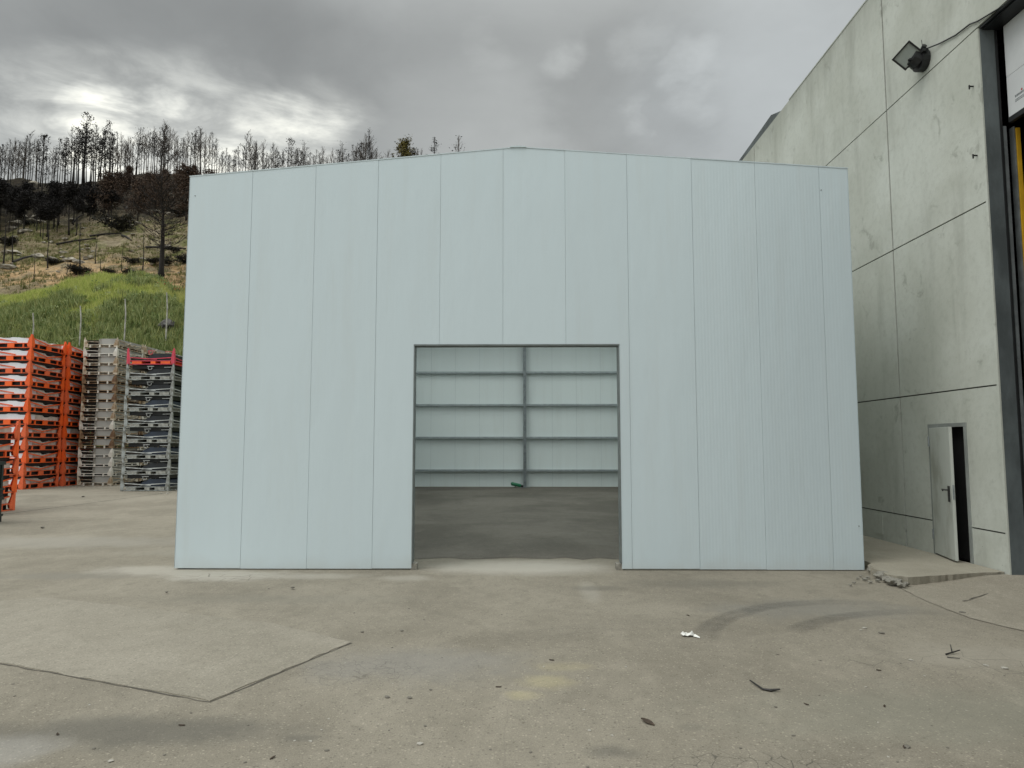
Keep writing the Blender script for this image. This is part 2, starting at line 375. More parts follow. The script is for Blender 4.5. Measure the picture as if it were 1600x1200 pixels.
M['wire'] = mat('black_wire', (.02, .018, .016), .6)
M['greencan'] = mat('green_plastic', (.012, .17, .075), .4, 0, .1)

# ------------------------------------------------------------------ the ground and its sheets
from math import sin, cos, pi
m = MB(); S = 600
# one sheet, finer near the camera for gentle unevenness
def gz(x, y): return 0.0
xs = [-S, -120, -60, -30] + [i * 1.0 for i in range(-20, 21)] + [30, 60, 120, S]
ys = [-S, -120, -40, -12] + [i * 1.0 for i in range(-4, 44)] + [60, 120, S]
vs = [(x, y, 0.0) for y in ys for x in xs]; nx = len(xs)
fs = [(j * nx + i, j * nx + i + 1, (j + 1) * nx + i + 1, (j + 1) * nx + i) for j in range(len(ys) - 1) for i in range(nx - 1)]
m.add(vs, fs); tag(m.build('ground', M['ground']), kind='structure')

def ragged(pts, amp=.02, step=.18, seed=1):
    r = random.Random(seed); out = []
    n = len(pts)
    for i in range(n):
        a = Vector(pts[i]).to_2d() if len(pts[i]) > 2 else Vector(pts[i]); b = pts[(i + 1) % n]; b = Vector(b).to_2d() if len(b) > 2 else Vector(b)
        k = max(1, int((b - a).length / step)); d = (b - a); nrm = Vector((-d.y, d.x)).normalized() if d.length else Vector((0, 0))
        for j in range(k):
            q = a + d * j / k
            if j: q = q + nrm * r.uniform(-amp, amp)
            out.append((q.x, q.y))
    return out
def sheet(name, pts, z, m_, thick=.05):
    b = MB(); b.prism([(x, y, z - thick) for x, y in pts], (0, 0, thick)); return tag(b.build(name, m_), kind='structure')
# old concrete patch, a little proud of the asphalt
P = [gnd(*q) for q in ((-260, 985), (0, 1036), (328, 1096), (548, 1004), (430, 975), (180, 946), (70, 934), (-260, 960))]
sheet('concrete_patch', ragged([(p.x, p.y) for p in P], .013, .09, 3), .006, M['slab'])
# apron before the dock door
P = [gnd(*q) for q in ((1408, 920), (1450, 941), (1520, 968), (1700, 1010))]
P2 = sorted([(p.y, p.x) for p in P] + [(10.25, 5.6)])
def apron_left(y): return float(np.interp(y, [q[0] for q in P2], [q[1] for q in P2])) + .02 * mnoise.noise(Vector((y * 4, 0, 0)))
rows = [3.2 + i * .145 for i in range(49)]; b = MB(); nxa = 22
vs = []
for y in rows:
    x0 = apron_left(y)
    for i in range(nxa):
        x = x0 + (7.6 - x0) * i / (nxa - 1); d = math.hypot(x - 6.9, y - 10.3); vs.append((x, y, .007 + .10 * max(0, 1 - d / 1.7) ** 1.3))
b.add(vs, [(j * nxa + i, j * nxa + i + 1, (j + 1) * nxa + i + 1, (j + 1) * nxa + i) for j in range(len(rows) - 1) for i in range(nxa - 1)])
tag(b.build('concrete_apron', M['apron'], None, True), kind='structure')
# raised platform along the precast wall
pl = [(5.16, 10.78), (5.10, 10.35), (5.04, 9.98), (5.22, 9.80), (5.75, 9.95), (6.3, 10.12), (6.79, 10.22), (6.79, 30), (5.30, 30), (5.30, 10.95)]
rq = random.Random(8); plr = []
for i in range(6):
    a_, c_ = Vector(pl[i]), Vector(pl[i + 1]); kk = max(1, int((c_ - a_).length / .06)); nn_ = Vector((-(c_ - a_).y, (c_ - a_).x)).normalized()
    am = .04 if i < 3 else .012
    for j in range(kk): q_ = a_ + (c_ - a_) * j / kk + (nn_ * rq.uniform(-am, am) if j else nn_ * 0); plr.append((q_.x, q_.y))
plr += pl[6:]
b = MB(); b.prism([(x, y, -.03) for x, y in plr], (0, 0, .145)); plat = tag(b.build('raised_platform', M['platform'], bevel=0), kind='structure')
# dusty darker floor in the shed, climbing gently to the back
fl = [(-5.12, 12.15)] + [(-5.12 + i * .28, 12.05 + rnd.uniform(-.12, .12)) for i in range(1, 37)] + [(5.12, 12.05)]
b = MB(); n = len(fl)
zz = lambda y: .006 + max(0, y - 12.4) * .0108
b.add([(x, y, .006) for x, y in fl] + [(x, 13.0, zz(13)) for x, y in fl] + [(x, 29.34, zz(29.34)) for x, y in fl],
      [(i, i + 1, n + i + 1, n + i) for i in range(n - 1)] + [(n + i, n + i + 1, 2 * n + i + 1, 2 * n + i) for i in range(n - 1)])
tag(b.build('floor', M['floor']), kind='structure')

# seams and cracks across the yard: shallow sealant-filled strips following the joint
def strip(pts, wd, z, name, m_, seed=0, amp=.01):
    r = random.Random(seed); b = MB(); p2 = []
    for i in range(len(pts) - 1):
        a, c = Vector(pts[i][:2]), Vector(pts[i + 1][:2]); k = max(2, int((c - a).length / .12))
        for j in range(k): p2.append(a + (c - a) * j / k)
    p2.append(Vector(pts[-1][:2])); vs = []
    for i, p in enumerate(p2):
        d = (p2[min(i + 1, len(p2) - 1)] - p2[max(i - 1, 0)]).normalized(); nn = Vector((-d.y, d.x)); o = r.uniform(-amp, amp)
        ww = wd * r.uniform(.35, 1.2) / 2
        for sgn in (-1, 1): q = p + nn * (o + sgn * ww); vs.append((q.x, q.y, z))
    b.add(vs, [(2 * i, 2 * i + 1, 2 * i + 3, 2 * i + 2) for i in range(len(p2) - 1)])
    return tag(b.build(name, m_), kind='structure')
M['crack'] = mat('crack_dirt', (.11, .10, .08), .95, 0, .2, 8)
strip([gnd(-60, 812), gnd(120, 789), gnd(290, 766)], .05, .004, 'ground_joint', M['crack'], 1, .004)
strip([gnd(1506, 941), gnd(1555, 926)], .02, .016, 'ground_joint', M['crack'], 2)
strip([gnd(0, 1037), gnd(328, 1098), gnd(549, 1005)], .016, .004, 'ground_joint', M['crack'], 3)
strip([gnd(0, 942), gnd(70, 934)], .035, .004, 'ground_joint', M['crack'], 4)
strip([gnd(246, 936), gnd(376, 946)], .035, .026, 'ground_joint', M['crack'], 5) if False else None
0 and strip([gnd(320, 913), gnd(335, 925), gnd(430, 918)], .022, .004, 'ground_joint', M['crack'], 6)
0 and strip([gnd(1270, 1000), gnd(1350, 1020), gnd(1420, 1042), gnd(1580, 1047)], .03, .004, 'ground_joint', M['crack'], 7, .03)

# tyre marks
def tyre_mat():
    m_ = bpy.data.materials.new('tyre_rubber_trace'); m_.use_nodes = True; g = NT(m_.node_tree)
    p = g.n('ShaderNodeBsdfPrincipled', i_Roughness=.85); tr = g.n('ShaderNodeBsdfTransparent')
    p.inputs['Base Color'].default_value = (.085, .082, .075, 1)
    uv = g.n('ShaderNodeAttribute', attribute_name='fade'); pos = g.n('ShaderNodeNewGeometry').outputs['Position']
    f = g.m('MULTIPLY', uv.outputs['Fac'], g.mr(g.noise(pos, 7, 5, .65), .25, .75, .35, 1))
    mxs = g.n('ShaderNodeMixShader', i_Fac=f, i_1=tr.outputs[0], i_2=p.outputs[0]); g.n('ShaderNodeOutputMaterial', i_Surface=mxs.outputs[0])
    return m_
M['tyre'] = tyre_mat()
def tyre(pts, wd, fade_ends, amt=.42):
    P_ = [gnd(*q) for q in pts]; p2 = []
    for i in range(len(P_) - 1):           # Catmull-Rom
        p0, p1, p3, p4 = P_[max(i - 1, 0)], P_[i], P_[i + 1], P_[min(i + 2, len(P_) - 1)]
        for j in range(10):
            t = j / 10
            p2.append(.5 * ((2 * p1) + (p3 - p0) * t + (2 * p0 - 5 * p1 + 4 * p3 - p4) * t * t + (3 * p1 - p0 - 3 * p3 + p4) * t ** 3))
    p2.append(P_[-1]); vs = []; fa = []; cols = [-1, -.75, -.4, 0, .4, .75, 1]; cf = [0, .55, .9, .7, .9, .6, 0]
    for i, p in enumerate(p2):
        d = (p2[min(i + 1, len(p2) - 1)] - p2[max(i - 1, 0)]).normalized(); nn = Vector((-d.y, d.x, 0)); t = i / (len(p2) - 1)
        e = min(1, t / fade_ends[0]) * min(1, (1 - t) / fade_ends[1])
        for c_, f_ in zip(cols, cf): q = p + nn * c_ * wd / 2; vs.append((q.x, q.y, .004)); fa.append(e * f_ * amt)
    k = len(cols); b = MB(); b.add(vs, [(i * k + j, i * k + j + 1, (i + 1) * k + j + 1, (i + 1) * k + j) for i in range(len(p2) - 1) for j in range(k - 1)])
    o = b.build('tyre_mark', M['tyre']); at_ = o.data.attributes.new('fade', 'FLOAT', 'POINT'); at_.data.foreach_set('value', fa)
    tag(o, kind='structure'); return o
tyre([(1099, 1005), (1108, 984), (1135, 966), (1200, 948), (1300, 941), (1420, 945)], .30, (.25, .45), .36)
tyre([(1240, 988), (1262, 977), (1310, 965), (1390, 957), (1480, 957)], .28, (.2, .5), .36)
tyre([(700, 1010), (900, 985), (1100, 960)], .5, (.5, .5), .12)
# broken texture strip at shed foot right: dirt and mortar

# ------------------------------------------------------------------ the shed
Y0, YB = 10.95, 29.36
XL, XR = -5.25, 5.18
EL, ER, XRI, HR = 6.16, 6.25, -.02, 6.62
def roof_h(x): return EL + (HR - EL) * (x - XL) / (XRI - XL) if x < XRI else ER + (HR - ER) * (XR - x) / (XR - XRI)
shed = empty('metal_shed', (0, 0, 0), 'new pale grey metal shed of sandwich panels with a wide open doorway', 'shed')
DX0, DX1, DZ = -1.645, 1.545, 3.45
seams = [XL, -4.25, -3.24, -2.245, -1.25, -.26, .72, 1.70, 2.72, 3.72, 4.73, XR]
T = .06
fwall = MB(); g_ = .0026
for i in range(len(seams) - 1):
    a, b = seams[i] + (g_ if i else 0), seams[i + 1] - (g_ if i < len(seams) - 2 else 0)
    foot = .012 + .014 * rnd.random()
    dy = rnd.uniform(-.003, .003)
    def piece(x0, x1, z0a):
        tops = [x0, x1] if not (x0 < XRI < x1) else [x0, XRI, x1]
        poly = [(x0, Y0 + dy, z0a), (x1, Y0 + dy, z0a)] + [(x, Y0 + dy, roof_h(x)) for x in tops[::-1]]
        fwall.prism(poly, (0, T, 0))
    if b <= DX0 or a >= DX1: piece(a, b, foot)
    elif a >= DX0 and b <= DX1: piece(a, b, DZ)
    elif a < DX0: piece(a, DX0, foot); piece(DX0, b, DZ)
    else: piece(a, DX1, DZ); piece(DX1, b, foot)
fwall.build('front_wall', M['panel'], shed)
# tongue strips that close the seams from behind
b = MB()
for x in seams[1:-1]:
    z0 = DZ + .002 if DX0 < x < DX1 else .03
    b.box((x - .02, Y0 + .012, z0), (x + .02, Y0 + T - .004, roof_h(x) - .02))
# (kept inside the panel thickness: only the hairline gap shows them)
b2 = MB()
for x in seams[1:-1]:
    z0 = DZ + .002 if DX0 < x < DX1 else .03
    b2.box((x - g_ + .0004, Y0 + .006, z0), (x + g_ - .0004, Y0 + T - .006, roof_h(x) - .02))
b2.build('panel_seam', M['seam'], shed)
# other walls
def solid_wall(name, pts, d, mm): q = MB(); q.prism(pts, d); return q.build(name, mm, shed)
for nm, x0, e in (('left', XL, EL), ('right', XR - T, ER)):
    q = MB(); n = 18; ww = (YB - T - Y0 - T - .004) / n
    for i in range(n):
        y = Y0 + T + .004 + i * ww
        q.box((x0 + .001, y + .003, .015), (x0 + T - .001, y + ww - .003, e - .03))
    q.build('side_wall', M['panel_in'], shed)
q = MB(); x = XL
rs = [XL] + [-4.66 + i for i in range(10)] + [XR]
for i in range(len(rs) - 1):
    a, c = rs[i] + .004, rs[i + 1] - .004
    tops = [a, c] if not (a < XRI < c) else [a, XRI, c]
    q.prism([(a, YB - T, .16), (c, YB - T, .16)] + [(x, YB - T, roof_h(x) - .03) for x in tops[::-1]], (0, T, 0))
q.build('back_wall', M['panel_in'], shed)
q = MB(); q.box((XL + .02, YB - .05, .16), (XR - .02, YB - .012, ER - .1)); q.build('panel_seam', M['seam'], shed)
q = MB(); q.box((XL + T + .01, YB - T - .03, -.02), (XR - T - .01, YB - T - .001, .20)); q.build('floor_kerb', M['platform'], shed)
# verge and ridge flashings
q = MB()
for xa, xb in ((XL - .012, XRI), (XRI, XR + .012)):
    za, zb = roof_h(max(xa, XL)) , roof_h(min(xb, XR))
    q.prism([(xa, Y0 - .006, za - .012), (xb, Y0 - .006, zb - .012), (xb, Y0 - .006, zb + .004), (xa, Y0 - .006, za + .004)], (0, .2, 0))
q.build('verge_flashing', M['flash'], shed)
q = MB(); q.prism([(XRI - .13, Y0 - .018, HR - .012), (XRI + .13, Y0 - .018, HR - .012), (XRI + .12, Y0 - .018, HR + .006), (XRI, Y0 - .018, HR + .016), (XRI - .12, Y0 - .018, HR + .006)], (0, YB - Y0, 0))
q.build('ridge_cap', M['flash'], shed)
for x0, x1, e in ((XL - .006, XL + .05, EL), (XR - .05, XR + .006, ER)):
    q = MB(); q.box((x0, Y0 - .004 if x0 < 0 else Y0 - .004, .02), (x0 + .003 if x0 < 0 else x1, Y0 + .1, e - .03)) if x0 < 0 else q.box((x1 - .003, Y0 - .004, .02), (x1, Y0 + .1, e - .03))
    q.build('corner_trim', M['flash'], shed)
# roof out of view: mostly clear sheets, shaped to let daylight into the shed
rl = bpy.data.materials.new('unseen_rooflight_sheet'); rl.use_nodes = True; g = NT(rl.node_tree)
tr = g.n('ShaderNodeBsdfTransparent'); tr.inputs[0].default_value = (.94, .96, .96, 1); tl = g.n('ShaderNodeBsdfTranslucent'); tl.inputs[0].default_value = (.85, .88, .88, 1)
mxx = g.n('ShaderNodeMixShader', i_Fac=.25, i_1=tr.outputs[0], i_2=tl.outputs[0]); g.n('ShaderNodeOutputMaterial', i_Surface=mxx.outputs[0])
NR = 18; rw = (YB - Y0 - .22) / NR
q = MB()
for i in range(NR):
    y = Y0 + .2 + i * rw
    light = i % 6 != 5
    for xa, xb in ((XL - .05, XRI - .02), (XRI + .02, XR + .05)):
        za, zb = roof_h(max(xa, XL)) - .03, roof_h(min(xb, XR)) - .03
        k = .03 if not light else .006
        pr = [(xa, y + .004, za - k), (xb, y + .004, zb - k), (xb, y + .004, zb), (xa, y + .004, za)]
        if light: MB().prism(pr, (0, rw - .008, 0)).build('unseen_rooflight', rl, shed)
        else: MB().prism(pr, (0, rw - .008, 0)).build('roof_sheet', M['panel_in'], shed)
# steel: portal columns, rafters, purlins, back post, girts
for y in (Y0 + .25, Y0 + 6.3, Y0 + 12.3, YB - .25):
    for x in (XL + .22, XR - .22):
        q = MB(); q.box((x - .09, y - .09, 0), (x + .09, y - .078, 5.95)); q.box((x - .09, y + .078, 0), (x + .09, y + .09, 5.95)); q.box((x - .004, y - .077, 0), (x + .004, y + .077, 5.95)); q.build('column', M['galv'], shed)
    if y < YB - 1:
        q = MB(); q.bar((XL + .35, y, EL - .3), (XRI, y, HR - .24), .1, .2); q.bar((XRI, y, HR - .24), (XR - .35, y, ER - .3), .1, .2); q.build('rafter', M['galv'], shed)
q = MB(); q.box((.145, YB - T - .24, .0), (.175, YB - T - .19, 6.4)); q.box((.245, YB - T - .24, .0), (.275, YB - T - .19, 6.4)); q.box((.145, YB - T - .075, .0), (.275, YB - T - .065, 6.4)); q.box((.176, YB - T - .205, .0), (.244, YB - T - .20, 6.4)); q.box((.206, YB - T - .199, 0), (.214, YB - T - .076, 6.4)); q.build('column', M['galv'], shed)
q = MB(); q.box((.02, YB - T - .32, .16), (.42, YB - T - .235, .20)); q.build('base_plate', M['galv'], shed)
for z in (.86, 2.19, 3.53, 4.87, 6.1):
    for xa, xb in ((XL + .35, .14), (.28, XR - .35)):
        if z > 6: xa, xb = max(xa, -3.9), min(xb, 3.9)
        q = MB(); y1 = YB - T - .004
        q.box((xa, y1 - .17, z + .03), (xb, y1, z + .038)); q.box((xa, y1 - .16, z - .036), (xb, y1, z - .03)); q.box((xa, y1 - .178, z - .036), (xb, y1 - .1705, z + .044))
        q.build('girt', M['girt'], shed)
for sgn in (-1, 1):
    q = MB()
    xx = XL + T + .01 if sgn < 0 else XR - T - .01
    for z in (.86, 2.19, 3.53, 4.87):
        q.box((min(xx, xx - sgn * .12), Y0 + .5, z - .04), (max(xx, xx - sgn * .12), YB - .6, z + .04))
    q.build('girt', M['girt'], shed)
# doorway: trim of folded sheet and the steel tube jambs behind it
q = MB(); q.box((DX0 - .002, Y0 - .008, DZ - .024), (DX1 + .002, Y0 + .20, DZ - .001)); q.build('door_lintel', M['jamb'], shed)
for x0, x1 in ((DX0, DX0 + .014), (DX1 - .016, DX1)):
    q = MB(); q.box((x0, Y0 - .006, .10), (x1, Y0 + .20, DZ - .025)); q.build('door_jamb', M['jamb'], shed)
for x in (DX0 + .03, DX1 - .03):
    q = MB(); q.box((x - .05, Y0 + .01, .0), (x + .05, Y0 + .18, .095)); q.build('jamb_foot', M['rubble'], shed)
# bolt marks / small dents on the panels
for px, py in ((305, 306), (1283, 297), (1342, 822)):
    p = atY(px, py, Y0); MB().tube([(p.x, Y0 - .006, p.z), (p.x, Y0 + .004, p.z)], .009, 6).build('rivet', M['jamb'], shed)

# green plastic piece at the foot of the back post
gc = empty('plastic_canister', (-.10, YB - .50, .27), 'small green plastic canister with black cap lying at the foot of the rear post', 'canister')
q = MB(); q.tube([(-.26, 0, .07), (-.22, 0, .075), (.12, 0, .0), (.16, 0, -.01)], [.04, .075, .07, .04], 10); q.build('canister_body', M['greencan'], gc, True)
q = MB(); q.tube([(.16, 0, -.01), (.24, 0, -.03)], [.05, .04], 8); q.build('cap', M['black'], gc, True)
q = MB(); q.box((-.1, -.02, -.075), (-.06, .02, 0)); q.build('foot', M['black'], gc)

# ------------------------------------------------------------------ the precast concrete building
XW, WT, YE, HB = 6.8, .24, 10.14, 10.55
YFAR, YNEAR, HD = 36.0, 2.2, 8.06
bld = empty('concrete_building', (0, 0, 0), 'large precast concrete building with jointed wall panels and a tall dock door', 'building')
q = MB(); jt = .011; jv = .02
ycuts = [YE, 12.75, 20.0, 27.25, YFAR]; zcuts = [-.05, .65, 2.74, 5.42, HD, HB]
DY0, DY1, DH = 10.90, 11.90, 2.23
def wall_rect(y0, y1, z0, z1): q.box((XW, y0, z0), (XW + WT, y1, z1))
for i in range(len(ycuts) - 1):
    for j in range(len(zcuts) - 1):
        y0 = ycuts[i] + (jv if i else 0); y1 = ycuts[i + 1] - (jv if i < len(ycuts) - 2 else 0)
        z0 = zcuts[j] + (jt if j else 0); z1 = zcuts[j + 1] - (jt if j < len(zcuts) - 2 else 0)
        if i == 0 and z0 < DH:
            zt = min(z1, DH)
            wall_rect(y0, DY0, z0, zt); wall_rect(DY1, y1, z0, zt)
            if z1 > DH: wall_rect(y0, y1, DH, z1)
        else:
            if i == 0 and j == len(zcuts) - 2: y0 = -6      # the top row runs on over the dock door
            wall_rect(y0, y1, z0, z1)
wall_rect(-6, YNEAR, -.05, HD - .02)
q.build('wall', M['concrete'], bld)
q = MB()
for y in ycuts[1:-1]: q.box((XW + .022, y - jv - .02, .0), (XW + .10, y + jv + .02, HB - .02))
for z in zcuts[1:-1]:
    segs = [(YE + .02, YFAR - .02)] if z > DH else [(YE + .02, DY0 - .02), (DY1 + .02, YFAR - .02)]
    for a, c in segs: q.box((XW + .0225, a, z - jt - .018), (XW + .101, c, z + jt + .018))
q.build('panel_joint', M['groove'], bld)
# far parapet stepping up beyond the wall
q = MB(); q.prism([(XW + .3, 17.4, HB - .02), (XW + .3, 19.4, HB + .62), (XW + .3, 21.2, HB + .55), (XW + .3, YFAR, HB + .1), (XW + .3, YFAR, HB - .02)], (5, 0, 0)); q.build('roof_gable', M['jamb_concrete'], bld)
q = MB(); q.box((XW - .01, -6, HB + .001), (XW + WT + .01, 17.3, HB + .03)); q.build('coping', M['concrete'], bld)
# rest of the hall
q = MB(); q.box((XW + WT + .01, -6, HB - .25), (XW + 22, YFAR, HB - .06)); q.build('roof', M['palletgrey'], bld)
q = MB(); q.box((XW + 21.8, -6, 0), (XW + 22, YFAR, HB - .26)); q.box((XW + WT, YFAR - .2, 0), (XW + 21.79, YFAR, HB - .26)); q.box((XW + WT, -6, 0), (XW + 21.79, -5.8, HB - .26)); q.build('outer_wall', M['concrete'], bld)
q = MB(); q.box((XW + WT + .9, YE + .35, .02), (XW + 21, YE + .5, HB - .3)); q.build('inner_wall', M['jamb_concrete'], bld)
q = MB(); q.box((XW + WT, -5.7, .003), (XW + 21.7, YFAR - .25, .012)); q.build('inner_floor', M['floor'], bld)
# dock opening: dark grey far jamb and head
q = MB(); q.box((XW - .004, YE - .03, .0), (XW + .23, YE - .002, HD - .03)); q.build('jamb', M['jamb_concrete'], bld)
q = MB(); q.box((XW - .006, YE - .031, .0), (XW + .016, YE - .0315 + .05, HD - .02)); q.build('jamb_edge', M['concrete'], bld)
q = MB(); q.box((XW + .06, YNEAR, HD - .05), (XW + WT + .14, YE - .034, HD + .008)); q.box((XW + .02, YNEAR, HD - .03), (XW + .05, YE - .034, HD + .009)); q.build('opening_head', M['steel_dark'], bld)
q = MB(); q.box((XW + .231, YE - .05, 0), (XW + .258, YE - .012, HD - .06)); q.build('door_seal', M['black'], bld)
sec = MB()
for z0, z1 in ((6.62, 7.22), (7.226, HD - .06)):
    sec.box((XW + .30, YNEAR + .1, z0), (XW + .345, YE - .13, z1))
so = sec.build('sectional_door', M['secwhite'], bld)
q = MB(); q.box((XW + .292, YNEAR + .1, 6.54), (XW + .35, YE - .13, 6.616)); q.build('bottom_seal', M['black'], so)
# maker's label low on the door: a small red dot above two lines of grey print
q = MB(); q.tube([(XW + .2985, YE - .42, 6.90), (XW + .2995, YE - .42, 6.90)], .016, 8); q.build('label_dot', mat('label_red', (.5, .03, .04), .5), so)
for k, (z, wd) in enumerate(((6.845, .30), (6.80, .26), (6.775, .22))):
    q = MB(); y = YE - .28
    rr = random.Random(k)
    while y > YE - .28 - wd:
        d = rr.uniform(.012, .03); q.box((XW + .2980, y - d, z), (XW + .2992, y, z + (.03 if k == 0 else .014))); y -= d + .008
    q.build('label_print', M['galv'], so)
for x0, x1 in ((XW + .268, XW + .315), (XW + .425, XW + .438)):
    q = MB(); q.box((x0, YE - .045, 0), (x1, YE - .03, 6.53)); q.box((x0, YE - .0295, 0), (x0 + .006, YE + .06, 6.53)); q.build('guide_rail', M['galv'], bld)
q = MB(); q.box((XW + .446, YE - .06, 0), (XW + .50, YE - .02, 6.5)); q.build('safety_strip', M['yellow'], bld)
q = MB(); q.tube([(XW + .6, YE - .7, 6.4), (XW + .5, YE - .55, 6.0), (XW + .48, YE - .5, 5.2), (XW + .5, YE - .5, 3.2)], .018, 6); q.build('cable', M['black'], bld)
for px, py in ((1521, 135), (1527, 243)):
    q = MB()
    d = ray(px, py); p = Vector((0, 0, CAM_H)) + d * (XW / d.x); q.tube([(XW - .06, p.y, p.z), (XW + .02, p.y, p.z)], .012, 6); q.box((XW - .07, p.y - .008, p.z - .045), (XW - .055, p.y + .008, p.z + .02))
    q.build('wall_bolt', M['black'], bld)
# personnel door, ajar
fr = MB()
fr.box((XW - .02, DY0, .115), (XW + .12, DY0 + .055, DH - .003)); fr.box((XW - .02, DY1 - .055, .115), (XW + .12, DY1, DH - .003)); fr.box((XW - .0205, DY0 - .004, DH - .06), (XW + .121, DY1 + .004, DH - .002))
fo = fr.build('door_frame', mat('door_frame_grey', (.27, .29, .275), .6), bld)
dl = empty('door', (XW - .012, DY1 - .06, .14), None, None); dl.parent = bld; dl.rotation_euler = (0, 0, R(-12.5))
LW, LH = DY1 - DY0 - .115, DH - .14 - .065
q = MB(); q.box((-.022, -LW, 0), (.022, 0, LH)); q.build('door_leaf', M['doorwhite'], dl, bevel=.004)
q = MB(); q.box((-.045, -LW + .075, .88), (-.0225, -LW + .115, 1.12)); q.tube([(-.04, -LW + .095, 1.06), (-.085, -LW + .095, 1.06), (-.085, -LW + .22, 1.06), (-.07, -LW + .235, 1.04)], .012, 6); q.build('handle', M['handle'], dl)
q = MB(); q.box((-.012, -LW - .003, .92), (.012, -LW - .0005, 1.14)); q.build('lock_plate', M['galv'], dl)
for z in (.22, LH - .3): MB().tube([(-.03, .012, z), (-.03, .012, z + .16)], .016, 8).build('hinge', M['galv'], dl)
q = MB(); q.box((XW + .15, DY0 - .1, .1), (XW + .8, DY1 + .1, DH + .1)); q.build('doorway_dark_block', M['interior'], bld)  # near-black block stands in for the unlit space behind the door
q = MB(); q.box((XW - .012, 13.55, .22), (XW + .004, 13.85, .58)); q.build('wall_plate', M['concrete'], bld)

# floodlight on the wall
fl_p = Vector((XW, 11.48, 8.31))
fl = empty('floodlight', fl_p, 'black wall floodlight with square glass face high on the concrete wall', 'floodlight')
q = MB(); q.tube([(0, 0, 0), (-.12, 0, 0)], .18, 16); q.tube([(-.12, 0, 0), (-.24, -.02, .05)], [.15, .12], 14); q.build('mount', M['black'], fl)
q = MB(); q.tube([(-.10, -.12, .12), (-.10, -.19, .16)], .04, 8); q.box((-.14, -.22, .05), (-.06, -.10, .1)); q.build('junction', M['black'], fl)
hd = empty('lamp_head', (-.30, -.02, .08), None, None); hd.parent = fl
# square head, face turned to the camera side, rolled on its corner as in the photo
zax = Vector((-.40, -.80, -.44)).normalized(); xax = Vector((.66, -.10, .75)); xax = (xax - zax * xax.dot(zax)).normalized(); yax = zax.cross(xax)
hd.scale = (.80, .80, 1.0)
hd.rotation_euler = Matrix((xax, yax, zax)).transposed().to_euler()
q = MB(); q.add([(-.21, -.17, 0), (.21, -.17, 0), (.21, .17, 0), (-.21, .17, 0), (-.13, -.1, -.16), (.13, -.1, -.16), (.13, .1, -.16), (-.13, .1, -.16)], [(3, 2, 1, 0), (4, 5, 6, 7)[::-1], (0, 1, 5, 4), (1, 2, 6, 5), (2, 3, 7, 6), (3, 0, 4, 7)])
for i in range(7): q.box((-.12 + i * .04, -.11, -.20), (-.112 + i * .04, .11, -.161))
q.build('lamp_housing', M['black'], hd)
q = MB()
for a, b_ in (((-.225, -.185, .001), (.225, -.155, .04)), ((-.225, .155, .001), (.225, .185, .04)), ((-.225, -.1545, .001), (-.19, .1545, .04)), ((.19, -.1545, .001), (.225, .1545, .04))): q.box(a, b_)
q.build('bezel', M['black'], hd)
q = MB(); q.box((-.189, -.154, .004), (.189, .154, .018)); q.build('glass', M['lampglass'], hd)
q = MB(); q.bar((-.14, .05, -.02), (-.30, .10, -.08), .05, .03); q.bar((-.14, -.06, .03), (-.30, -.06, -.02), .05, .03); q.build('bracket', M['black'], fl)
cbl = MB()
def onw(px, py, off=.02): d = ray(px, py); p = Vector((0, 0, CAM_H)) + d * (XW / d.x); return Vector((XW - off, p.y, p.z))
cbl.tube([onw(1452, 78, .1), onw(1470, 68), onw(1495, 55), onw(1517, 38), onw(1530, 33), onw(1565, 12), onw(1600, -14), onw(1680, -80)], .012, 5)
tag(cbl.build('power_cable', M['black']), 'thin black cable running from the floodlight to the dock door corner', 'cable')
q = MB(); q.tube([(-.02, 0, .14), (-.04, -.01, .36)], .006, 4); q.build('aerial', M['black'], fl)

# broken edge of the platform and rubble at its foot
def lump(r, seed, squash=.7, sub=2):
    bm = bmesh.new(); bmesh.ops.create_icosphere(bm, subdivisions=sub, radius=r)
    for v in bm.verts:
        d = v.co.normalized(); f = 1 + .55 * mnoise.noise(d * 1.6 + Vector((seed * 3.1, seed, 0))) + .22 * mnoise.noise(d * 4 + Vector((seed, 0, 9)))
        v.co = v.co * f; v.co.z *= squash
    q = MB(); q.v = [tuple(v.co) for v in bm.verts]; q.f = [tuple(x.index for x in f.verts) for f in bm.faces]; bm.free(); return q
LUMPS = [lump(1, s).mesh('chunk', M['rubble']) for s in range(5)]
r5 = random.Random(12)
for i, (px, py, s) in enumerate([(1366, 897, .09), (1382, 906, .10), (1398, 915, .09), (1376, 904, .08), (1390, 911, .085), (1408, 919, .05), (1416, 917, .04), (1362, 894, .05), (1370, 899, .07), (1378, 903, .06), (1386, 908, .055), (1394, 913, .06), (1401, 916, .05), (1352, 908, .03), (1340, 906, .02), (1335, 913, .02), (1345, 903, .02), (1360, 912, .025), (1372, 910, .03), (1329, 917, .02), (1356, 905, .025)]):
    o = link('concrete_chunk', LUMPS[i % 5]); p = gnd(px, py); o.location = (p.x, p.y, s * .3 + (.02 if s < .04 else .03)); o.scale = (s * 1.3, s, s * .8); o.rotation_euler = (0, 0, r5.uniform(0, 6))
    tag(o, 'broken concrete chunk at the crumbled corner of the raised platform beside the shed', 'rubble', 'concrete chunks at the platform corner')
q = MB(); q.tube([(5.075, 10.12, .055), (5.4, 10.25, .055)], .032, 10)
tag(q.build('pipe_stub', M['black']), 'black pipe end poking out of the broken platform corner', 'pipe')

